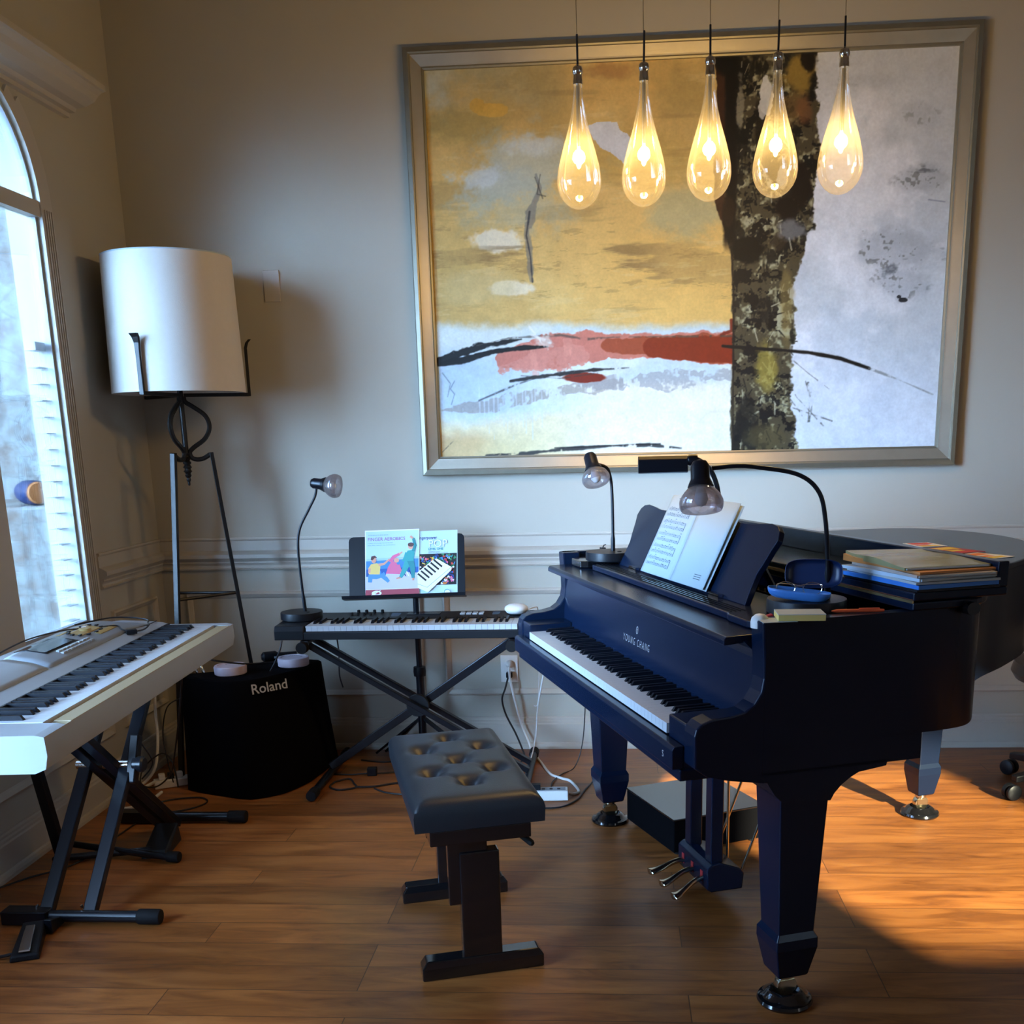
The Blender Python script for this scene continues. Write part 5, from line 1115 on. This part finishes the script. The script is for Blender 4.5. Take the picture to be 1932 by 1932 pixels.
    def inpoly(pts, jit=3):
        xx, yy = X + wx * jit * 4 + (n4 - .5) * jit * 2, Y + wy * jit * 4; ins = np.zeros(X.shape, bool); n_ = len(pts)
        for i in range(n_):
            (x1, y1), (x2, y2) = pts[i], pts[(i + 1) % n_]; ins ^= ((y1 > yy) != (y2 > yy)) & (xx < (x2 - x1) * (yy - y1) / (y2 - y1 + 1e-9) + x1)
        return ins.astype(float)
    mix(c(214, 218, 222), inpoly(poly, 4))
    # lower-left sky band, cream ground
    lowl = sm(598, 622, Y + wx * 30) * (1 - sm(1380, 1390, X)); mix(c(196, 214, 220), lowl * .95); mix(c(222, 226, 214), lowl * sm(.48, .6, n1) * .6)
    mix(c(176, 200, 222), lowl * sm(640, 690, Y) * (1 - sm(760, 800, Y)) * (1 - sm(900, 1020, X)) * .8)
    mix(c(226, 214, 176), sm(765, 800, Y + wy * 40 - (X - 1000) * -.10) * (1 - sm(1380, 1388, X))); mix(c(232, 226, 206), sm(705, 730, Y) * sm(1040, 1180, X + wx * 120) * (1 - sm(1380, 1388, X)) * .9)
    mix(c(196, 150, 110), sm(800, 830, Y + wx * 40) * (1 - sm(880, 960, X + wy * 60)) * .7); mix(c(205, 188, 130), sm(790, 835, Y + wx * 50) * (1 - sm(940, 1100, X)) * .5)
    stroke([(835, 770), (920, 765), (1000, 745), (1090, 730), (1200, 715)], [14, 18, 20, 22, 10], c(140, 130, 120), .6, .8, .44); stroke([(1100, 720), (1240, 712), (1385, 705)], [14, 30, 26], c(150, 150, 152), .65, .9, .42)
    for k in range(14):
        x = 905 + k * 9 + 4 * math.sin(k * 3.1); stroke([(x, 725 + 7 * (k % 3)), (x + 2, 790 + 12 * (k % 4))], 1.6, c(205, 220, 232), .55, 1, .45)
    # red band
    stroke([(955, 675), (1040, 662), (1150, 650), (1260, 650), (1385, 654)], [46, 66, 56, 50, 56], c(196, 120, 104), 1, .30); stroke([(950, 690), (1020, 680), (1100, 672)], [26, 44, 40], c(204, 134, 118), .9, .6, .36)
    stroke([(1150, 648), (1230, 650), (1310, 653), (1384, 655)], [28, 40, 46, 52], c(150, 66, 38), .9, .3); stroke([(1235, 652), (1310, 655), (1384, 655)], [40, 44, 48], c(128, 40, 14), 1, .15)
    mix(c(222, 150, 132), sm(.58, .66, n6) * inpoly([(960, 640), (1230, 635), (1230, 690), (960, 710)], 5) * .5)
    blob(1108, 709, 44, 10, c(120, 34, 16), .15, .3, 1); stroke([(1365, 628), (1384, 620), (1384, 600)], 5, c(110, 30, 14), .9, .6)
    # black brush sweeps
    stroke([(828, 676), (868, 664), (905, 650), (950, 642), (985, 636)], [10, 17, 20, 14, 4], c(22, 24, 26), 1, .7, .30); stroke([(828, 684), (870, 676), (930, 660), (990, 652), (1035, 650)], [6, 16, 12, 9, 2], c(14, 15, 18), 1, .5, .22); stroke([(900, 648), (960, 634), (1060, 628), (1110, 636), (1160, 632), (1385, 630)], [3, 5, 3, 4, 3, 3], c(70, 66, 60), .7, 1, .44)
    stroke([(965, 715), (1010, 708), (1060, 702), (1120, 694), (1190, 690)], [4, 10, 9, 7, 2], c(30, 32, 36), .95, .7, .36); stroke([(905, 752), (980, 720), (1030, 705)], 2, c(60, 62, 66), .8, 1, .4); stroke([(985, 705), (1060, 710), (1130, 700)], 2.5, c(50, 48, 48), .7, 1, .42)
    blob(1030, 640, 26, 16, c(215, 212, 200), .3, 1.2, .7); stroke([(1005, 628), (1040, 642)], 4, c(225, 225, 220), .8, 1, .4); stroke([(1000, 612), (1035, 655)], 3, c(230, 230, 226), .7, 1, .44)
    stroke([(920, 858), (990, 853), (1060, 845), (1150, 838), (1230, 836), (1290, 842)], [10, 9, 5, 4, 6, 2], c(40, 42, 44), .9, .8, .40); stroke([(1050, 842), (1180, 836), (1250, 834)], 2.2, c(20, 22, 26), .9, .6, .3); stroke([(835, 850), (855, 830)], 2, c(50, 50, 50), .8, 1, .4)
    stroke([(835, 700), (850, 720), (845, 745)], 1.5, c(90, 100, 110), .7, 1, .4); stroke([(858, 715), (850, 730), (858, 740), (852, 760)], 1.5, c(80, 95, 115), .7, 1, .36)
    # right-hand white field
    re = np.where(Y < 420, 1542 - np.clip(Y - 300, 0, 120) * .12, np.where(Y < 520, 1528 - (Y - 420) * .28, 1502)) + wx * 46 + np.clip(Y - 760, 0, 90) * .12; rt = sm(-14, -4, X - re); mix(c(206, 210, 212), rt); mix(c(226, 228, 230), rt * sm(.46, .60, n1)); mix(c(190, 198, 204), rt * sm(.54, .68, n5) * .55); mix(c(214, 222, 232), rt * sm(600, 760, Y) * .6)
    for cx, cy, rx, ry, a in ((1740, 215, 40, 30, .4), (1745, 335, 60, 30, .7), (1700, 465, 90, 40, .75), (1695, 530, 60, 30, .7), (1640, 150, 80, 18, .25)):
        d = np.sqrt(((X - cx) / rx) ** 2 + ((Y - cy) / ry) ** 2) + wx * 1.4; m = (1 - sm(.5, 1.15, d)); mix(c(168, 174, 180), m * a * .8); mix(c(78, 82, 88), m * a * sm(.56, .64, n3 * .45 + n2 * .55)); mix(c(110, 112, 110), m * a * sm(.60, .70, n4))
    stroke([(1755, 374), (1785, 378)], 2.5, c(110, 115, 140), .7, .5, .3); blob(1708, 562, 7, 4, c(20, 20, 24), .3, .6, .9); blob(1700, 556, 4, 3, c(20, 20, 24), .3, .6, .8)
    # trunk
    lx = 1384 - np.clip(330 - Y, 0, 240) * .02 + wx * 10; le = np.where(Y < 480, 1352 + np.clip(Y - 380, 0, 100) * .32 - np.clip(Y - 90, 0, 60) * -.0, 1386) + wx * 16
    re = np.where(Y < 420, 1542 - np.clip(Y - 300, 0, 120) * .12, np.where(Y < 520, 1528 - (Y - 420) * .28, 1502)) + wx * 46 + np.clip(Y - 760, 0, 90) * .12
    tr = sm(-2, 2, X - le) * (1 - sm(-3, 3, X - re)); mix(c(74, 66, 46), tr)
    bark = .5 * n3 + .5 * n4; mix(c(132, 128, 98), tr * sm(.50, .58, bark) * sm(-4, 4, X - 1392)); mix(c(168, 164, 134), tr * sm(.57, .63, bark) * sm(-4, 4, X - 1396) * .8); mix(c(22, 19, 14), tr * sm(.52, .57, n6 * .5 + n3 * .5) * .9); mix(c(14, 12, 10), tr * (1 - sm(.38, .46, vnoise(38, 30, 4, 21, .8))) * .95)
    r_ = np.random.RandomState(5)
    for k in range(90):
        y = 100 + r_.rand() * 735; xx = 1394 + r_.rand() * 100; a = r_.rand() * 3.1; l = 8 + r_.rand() * 20; stroke([(xx, y), (xx + l * math.cos(a) * .6, y + l * math.sin(a))], 1.3 + r_.rand() * 1.8, c(16, 14, 12) if k % 3 else c(176, 172, 146), .8, .4, 0, .8)
    mix(c(64, 36, 20), sm(-2, 2, X - le) * (1 - sm(-5, 5, X - 1372 + wx * 10)) * (1 - sm(440, 500, Y)) * .9); mix(c(16, 10, 7), sm(-4, 4, X - 1370 + wy * 14) * (1 - sm(-4, 4, X - 1391 + wx * 12)) * (1 - sm(440, 480, Y)))
    blob(1372, 115, 26, 30, c(12, 9, 7), .4, .4, .95); blob(1378, 400, 14, 40, c(40, 24, 14), .4, .5, .8)
    blob(1505, 135, 34, 42, c(170, 140, 62), .45, .6, .8); blob(1525, 112, 14, 24, c(24, 16, 10), .3, .6, .95); blob(1490, 205, 40, 40, c(120, 92, 48), .5, .7, .6); blob(1438, 235, 14, 46, c(22, 16, 10), .4, .5, .9); blob(1520, 210, 20, 30, c(130, 84, 50), .5, .6, .6)
    blob(1514, 350, 24, 54, c(24, 14, 9), .22, .35, 1); blob(1490, 388, 30, 24, c(22, 13, 8), .22, .35, 1); blob(1416, 466, 36, 30, c(10, 8, 6), .22, .4, 1); blob(1470, 455, 20, 18, c(50, 40, 28), .4, .6, .8)
    blob(1448, 180, 9, 32, c(206, 206, 198), .15, 1.1, 1); blob(1440, 210, 6, 16, c(200, 200, 192), .2, 1.0, .9); blob(1398, 200, 8, 50, c(150, 146, 126), .3, 1.0, .7); blob(1480, 330, 12, 26, c(190, 192, 180), .2, .9, .8)
    blob(1450, 690, 22, 44, c(150, 132, 52), .45, .7, .75); blob(1488, 560, 14, 90, c(150, 128, 70), .5, .6, .55); blob(1500, 430, 30, 26, c(160, 162, 164), .5, 1.0, .6); blob(1415, 790, 18, 50, c(20, 18, 14), .4, .6, .7); blob(1450, 820, 40, 24, c(84, 74, 44), .4, .6, .6)
    stroke([(1384, 470), (1388, 560), (1388, 700), (1388, 848)], [4, 3, 3, 4], c(30, 22, 16), .9, .6)
    # branch arc and scratch lines
    stroke([(1368, 649), (1410, 652), (1470, 656), (1530, 661), (1590, 672), (1645, 691)], [5, 7, 6, 7, 7, 5], c(16, 12, 10), 1, .35); stroke([(1645, 691), (1700, 712), (1765, 740)], [2.5, 4, 2], c(120, 122, 122), .75, .9, .40)
    for p in ([(1492, 668), (1530, 700), (1570, 730)], [(1488, 705), (1508, 745), (1560, 800)], [(1525, 715), (1534, 745), (1530, 792)], [(1440, 745), (1500, 765), (1575, 790)], [(1498, 712), (1490, 740), (1520, 780)]): stroke(p, 2.6, c(60, 62, 56), .75, 1, .44)
    stroke([(1530, 718), (1538, 756), (1532, 790)], 6, c(40, 44, 38), .7, 1, .50)
    img = img * (1 + (n4 - .5)[..., None] * .10 + (n3 - .5)[..., None] * .06); img = np.clip(img, 0, 255) / 255
    linr = np.where(img <= .04045, img / 12.92, ((img + .055) / 1.055) ** 2.4)
    # relief of the paint
    W_, H_ = FX1 - FX0 - .152, FZ1 - FZ0 - .152
    vx = .076 + S_ * W_; vz = .076 + (1 - T_) * H_; vy = -.010 - .0008 * n3
    co = np.stack([vx, vy, vz], -1).reshape(-1, 3)
    me = bpy.data.meshes.new('canvas'); idx = np.arange(NXc * NYc).reshape(NYc, NXc); q = np.stack([idx[1:, :-1], idx[1:, 1:], idx[:-1, 1:], idx[:-1, :-1]], -1).reshape(-1, 4)
    me.vertices.add(len(co)); me.vertices.foreach_set('co', co.ravel()); me.loops.add(q.size); me.loops.foreach_set('vertex_index', q.ravel().astype(np.int32)); me.polygons.add(len(q)); me.polygons.foreach_set('loop_start', np.arange(0, q.size, 4, dtype=np.int32)); me.polygons.foreach_set('loop_total', np.full(len(q), 4, dtype=np.int32))
    me.update(calc_edges=True); at = me.color_attributes.new('paint', 'FLOAT_COLOR', 'POINT'); at.data.foreach_set('color', np.concatenate([linr, np.ones((NYc, NXc, 1))], -1).astype(np.float32).ravel())
    m = bpy.data.materials.new('oil_paint'); m.use_nodes = True; nt = m.node_tree; N = nt.nodes; Lk = nt.links; b = N['Principled BSDF']; a = N.new('ShaderNodeAttribute'); a.attribute_name = 'paint'
    tc = N.new('ShaderNodeTexCoord'); nz = N.new('ShaderNodeTexNoise'); nz.inputs['Scale'].default_value = 90; nz.inputs['Detail'].default_value = 4; Lk.new(tc.outputs['Object'], nz.inputs['Vector'])
    mr = N.new('ShaderNodeMapRange'); mr.inputs['To Min'].default_value = .86; mr.inputs['To Max'].default_value = 1.14; Lk.new(nz.outputs['Fac'], mr.inputs['Value']); vm = N.new('ShaderNodeVectorMath'); vm.operation = 'SCALE'; Lk.new(a.outputs['Color'], vm.inputs[0]); Lk.new(mr.outputs[0], vm.inputs['Scale']); Lk.new(vm.outputs[0], b.inputs['Base Color'])
    bp = N.new('ShaderNodeBump'); bp.inputs['Strength'].default_value = .25; bp.inputs['Distance'].default_value = .002; Lk.new(nz.outputs['Fac'], bp.inputs['Height']); Lk.new(bp.outputs['Normal'], b.inputs['Normal']); b.inputs['Roughness'].default_value = .5; b.inputs['Specular IOR Level'].default_value = .35
    me.materials.append(m); o = bpy.data.objects.new('canvas', me); COL.objects.link(o); o.parent = pt
canvas()

# ------------------------------------------------------------------ office chair at the right edge
oc = thing('office_chair', 'dark office chair on casters at the right edge beyond the piano', 'chair', (3.78, -.62, 0), 0)
for k in range(5):
    a = 3.45 + k * 2 * PI / 5; d = Vector((math.cos(a), math.sin(a), 0))
    MB().loft([[(d * r + Vector((-d.y, d.x, 0)) * w * i + Vector((0, 0, z + h * j))) for i, j in ((-1, -1), (1, -1), (1, 1), (-1, 1))] for r, w, z, h in ((.03, .028, .105, .022), (.27, .016, .082, .012))]).build('base_arm', M['blk'], oc, bevel=.004)
    for s in (-1, 1): MB().lathe([(.006, 0), (.027, .001), (.030, .006), (.030, .016), (.024, .020)], d * .275 + Vector((0, 0, .031)) + Vector((-d.y, d.x, 0)) * s * .004, Vector((-d.y, d.x, 0)) * s, 24).build('caster_wheel', M['navy'] if False else M['blk'], oc, smooth=True)
MB().lathe([(.026, .09), (.026, .30), (.016, .30), (.016, .43)], seg=20).build('gas_lift', M['blkm'], oc, smooth=True)
MB().lathe([(.05, .43), (.24, .445), (.255, .47), (.245, .51), (.10, .525), (0, .525)], seg=44).build('seat', M['leath'], oc, smooth=True)
MB().box(.14, .18, -.03, .03, .45, .74).build('back_post', M['blk'], oc, bevel=.004)
MB().loft([[(.15, -.20, .62), (.15, .20, .62), (.20, .20, .62), (.20, -.20, .62)], [(.19, -.21, .80), (.19, .21, .80), (.235, .21, .80), (.235, -.21, .80)], [(.22, -.16, .98), (.22, .16, .98), (.25, .16, .98), (.25, -.16, .98)]]).build('backrest', M['leath'], oc, bevel=.015)

# ------------------------------------------------------------------ camera
cam = bpy.data.cameras.new('camera'); co_ = bpy.data.objects.new('camera', cam); COL.objects.link(co_)
r = Vector((0.99775419, 0.063009, -0.02272538)); u = Vector((0.00710398, 0.23781927, 0.97128344)); f = Vector((-0.06660413, 0.96926357, -0.23683756))
m = Matrix((r, u, -f)).transposed().to_4x4(); m.translation = Vector((2.01818761, -4.56189909, 1.38652645)); co_.matrix_world = m
cam.sensor_width = 36; cam.lens = 1973.08123 / 1932 * 36; cam.shift_x = (966 - 1026.58181) / 1932; cam.shift_y = (1300.25154 - 966) / 1932
cam.clip_start = .05; cam.clip_end = 100
sc.camera = co_

# ------------------------------------------------------------------ daylight
wd = bpy.data.worlds.new('sky'); sc.world = wd; wd.use_nodes = True; nt = wd.node_tree; N = nt.nodes; Lk = nt.links
bg = N['Background']; tc = N.new('ShaderNodeTexCoord'); sp_ = N.new('ShaderNodeSeparateXYZ'); Lk.new(tc.outputs['Generated'], sp_.inputs[0])
def ramp(sock, a, b, lo, hi):
    m_ = N.new('ShaderNodeMapRange'); m_.inputs['From Min'].default_value = a; m_.inputs['From Max'].default_value = b; m_.inputs['To Min'].default_value = lo; m_.inputs['To Max'].default_value = hi; Lk.new(sock, m_.inputs['Value']); return m_.outputs[0]
mx = N.new('ShaderNodeMix'); mx.data_type = 'RGBA'; Lk.new(ramp(sp_.outputs['X'], -.7, -.05, 0, 1), mx.inputs['Factor']); mx.inputs['A'].default_value = (.36, .62, 1.10, 1); mx.inputs['B'].default_value = (.15, .15, .15, 1)
mm = N.new('ShaderNodeMath'); mm.operation = 'MULTIPLY'; Lk.new(ramp(sp_.outputs['Z'], -.08, .06, .10, 1), mm.inputs[0]); mm.inputs[1].default_value = 8
sc1 = N.new('ShaderNodeVectorMath'); sc1.operation = 'SCALE'; Lk.new(mx.outputs['Result'], sc1.inputs[0]); Lk.new(mm.outputs[0], sc1.inputs['Scale'])
# blue lobe added low in the sky to drive light through the left windows
dn = N.new('ShaderNodeVectorMath'); dn.operation = 'NORMALIZE'; Lk.new(tc.outputs['Generated'], dn.inputs[0])
dt = N.new('ShaderNodeVectorMath'); dt.operation = 'DOT_PRODUCT'; Lk.new(dn.outputs[0], dt.inputs[0]); dt.inputs[1].default_value = tuple(Vector((-.64, -.75, .17)).normalized())
mxx = N.new('ShaderNodeMath'); mxx.operation = 'MAXIMUM'; mxx.inputs[1].default_value = 0; Lk.new(dt.outputs['Value'], mxx.inputs[0])
pw = N.new('ShaderNodeMath'); pw.operation = 'POWER'; pw.inputs[1].default_value = 26; Lk.new(mxx.outputs[0], pw.inputs[0])
lob = N.new('ShaderNodeVectorMath'); lob.operation = 'SCALE'; lob.inputs[0].default_value = (.42, .72, 1.15); 
pm = N.new('ShaderNodeMath'); pm.operation = 'MULTIPLY'; pm.inputs[1].default_value = 110; Lk.new(pw.outputs[0], pm.inputs[0]); Lk.new(pm.outputs[0], lob.inputs['Scale'])
ad = N.new('ShaderNodeVectorMath'); ad.operation = 'ADD'; Lk.new(sc1.outputs[0], ad.inputs[0]); Lk.new(lob.outputs[0], ad.inputs[1])
Lk.new(ad.outputs[0], bg.inputs['Color']); bg.inputs['Strength'].default_value = 1
def portal(loc, rot, sx, sy):
    l = bpy.data.lights.new('window_portal', 'AREA'); l.shape = 'RECTANGLE'; l.size = sx; l.size_y = sy; l.cycles.is_portal = True
    o = bpy.data.objects.new('window_portal', l); COL.objects.link(o); o.location = loc; o.rotation_euler = rot
portal((-.14, (W2[0] + W2[1]) / 2, (W2[2] + W2[3]) / 2), (0, -PI / 2, 0), W2[3] - W2[2], W2[1] - W2[0])
portal((-.14, AC, 1.65), (0, -PI / 2, 0), 1.95, AY1 - AY0)
portal((RX + .12, (W3[0] + W3[1]) / 2, (W3[2] + W3[3]) / 2), (0, PI / 2, 0), W3[3] - W3[2], W3[1] - W3[0])
portal(((SX0 + SX1) / 2, RY - .12, (SZ0 + SZ1) / 2), (PI / 2, 0, 0), SX1 - SX0, SZ1 - SZ0)
sl = bpy.data.lights.new('sun', 'SUN'); sl.energy = 24; sl.angle = .02; sl.color = (1, .95, .66)
so = bpy.data.objects.new('sun', sl); COL.objects.link(so); so.rotation_euler = SUNDIR.to_track_quat('-Z', 'Y').to_euler()
sc.view_settings.view_transform = 'Standard'; sc.view_settings.look = 'None'; sc.view_settings.exposure = 0; sc.view_settings.gamma = 1; sc.view_settings.use_curve_mapping = False
sc.cycles.use_denoising = True
sc.cycles.max_bounces = 8; sc.cycles.diffuse_bounces = 5; sc.cycles.glossy_bounces = 4; sc.cycles.transparent_max_bounces = 12; sc.cycles.sample_clamp_indirect = 6
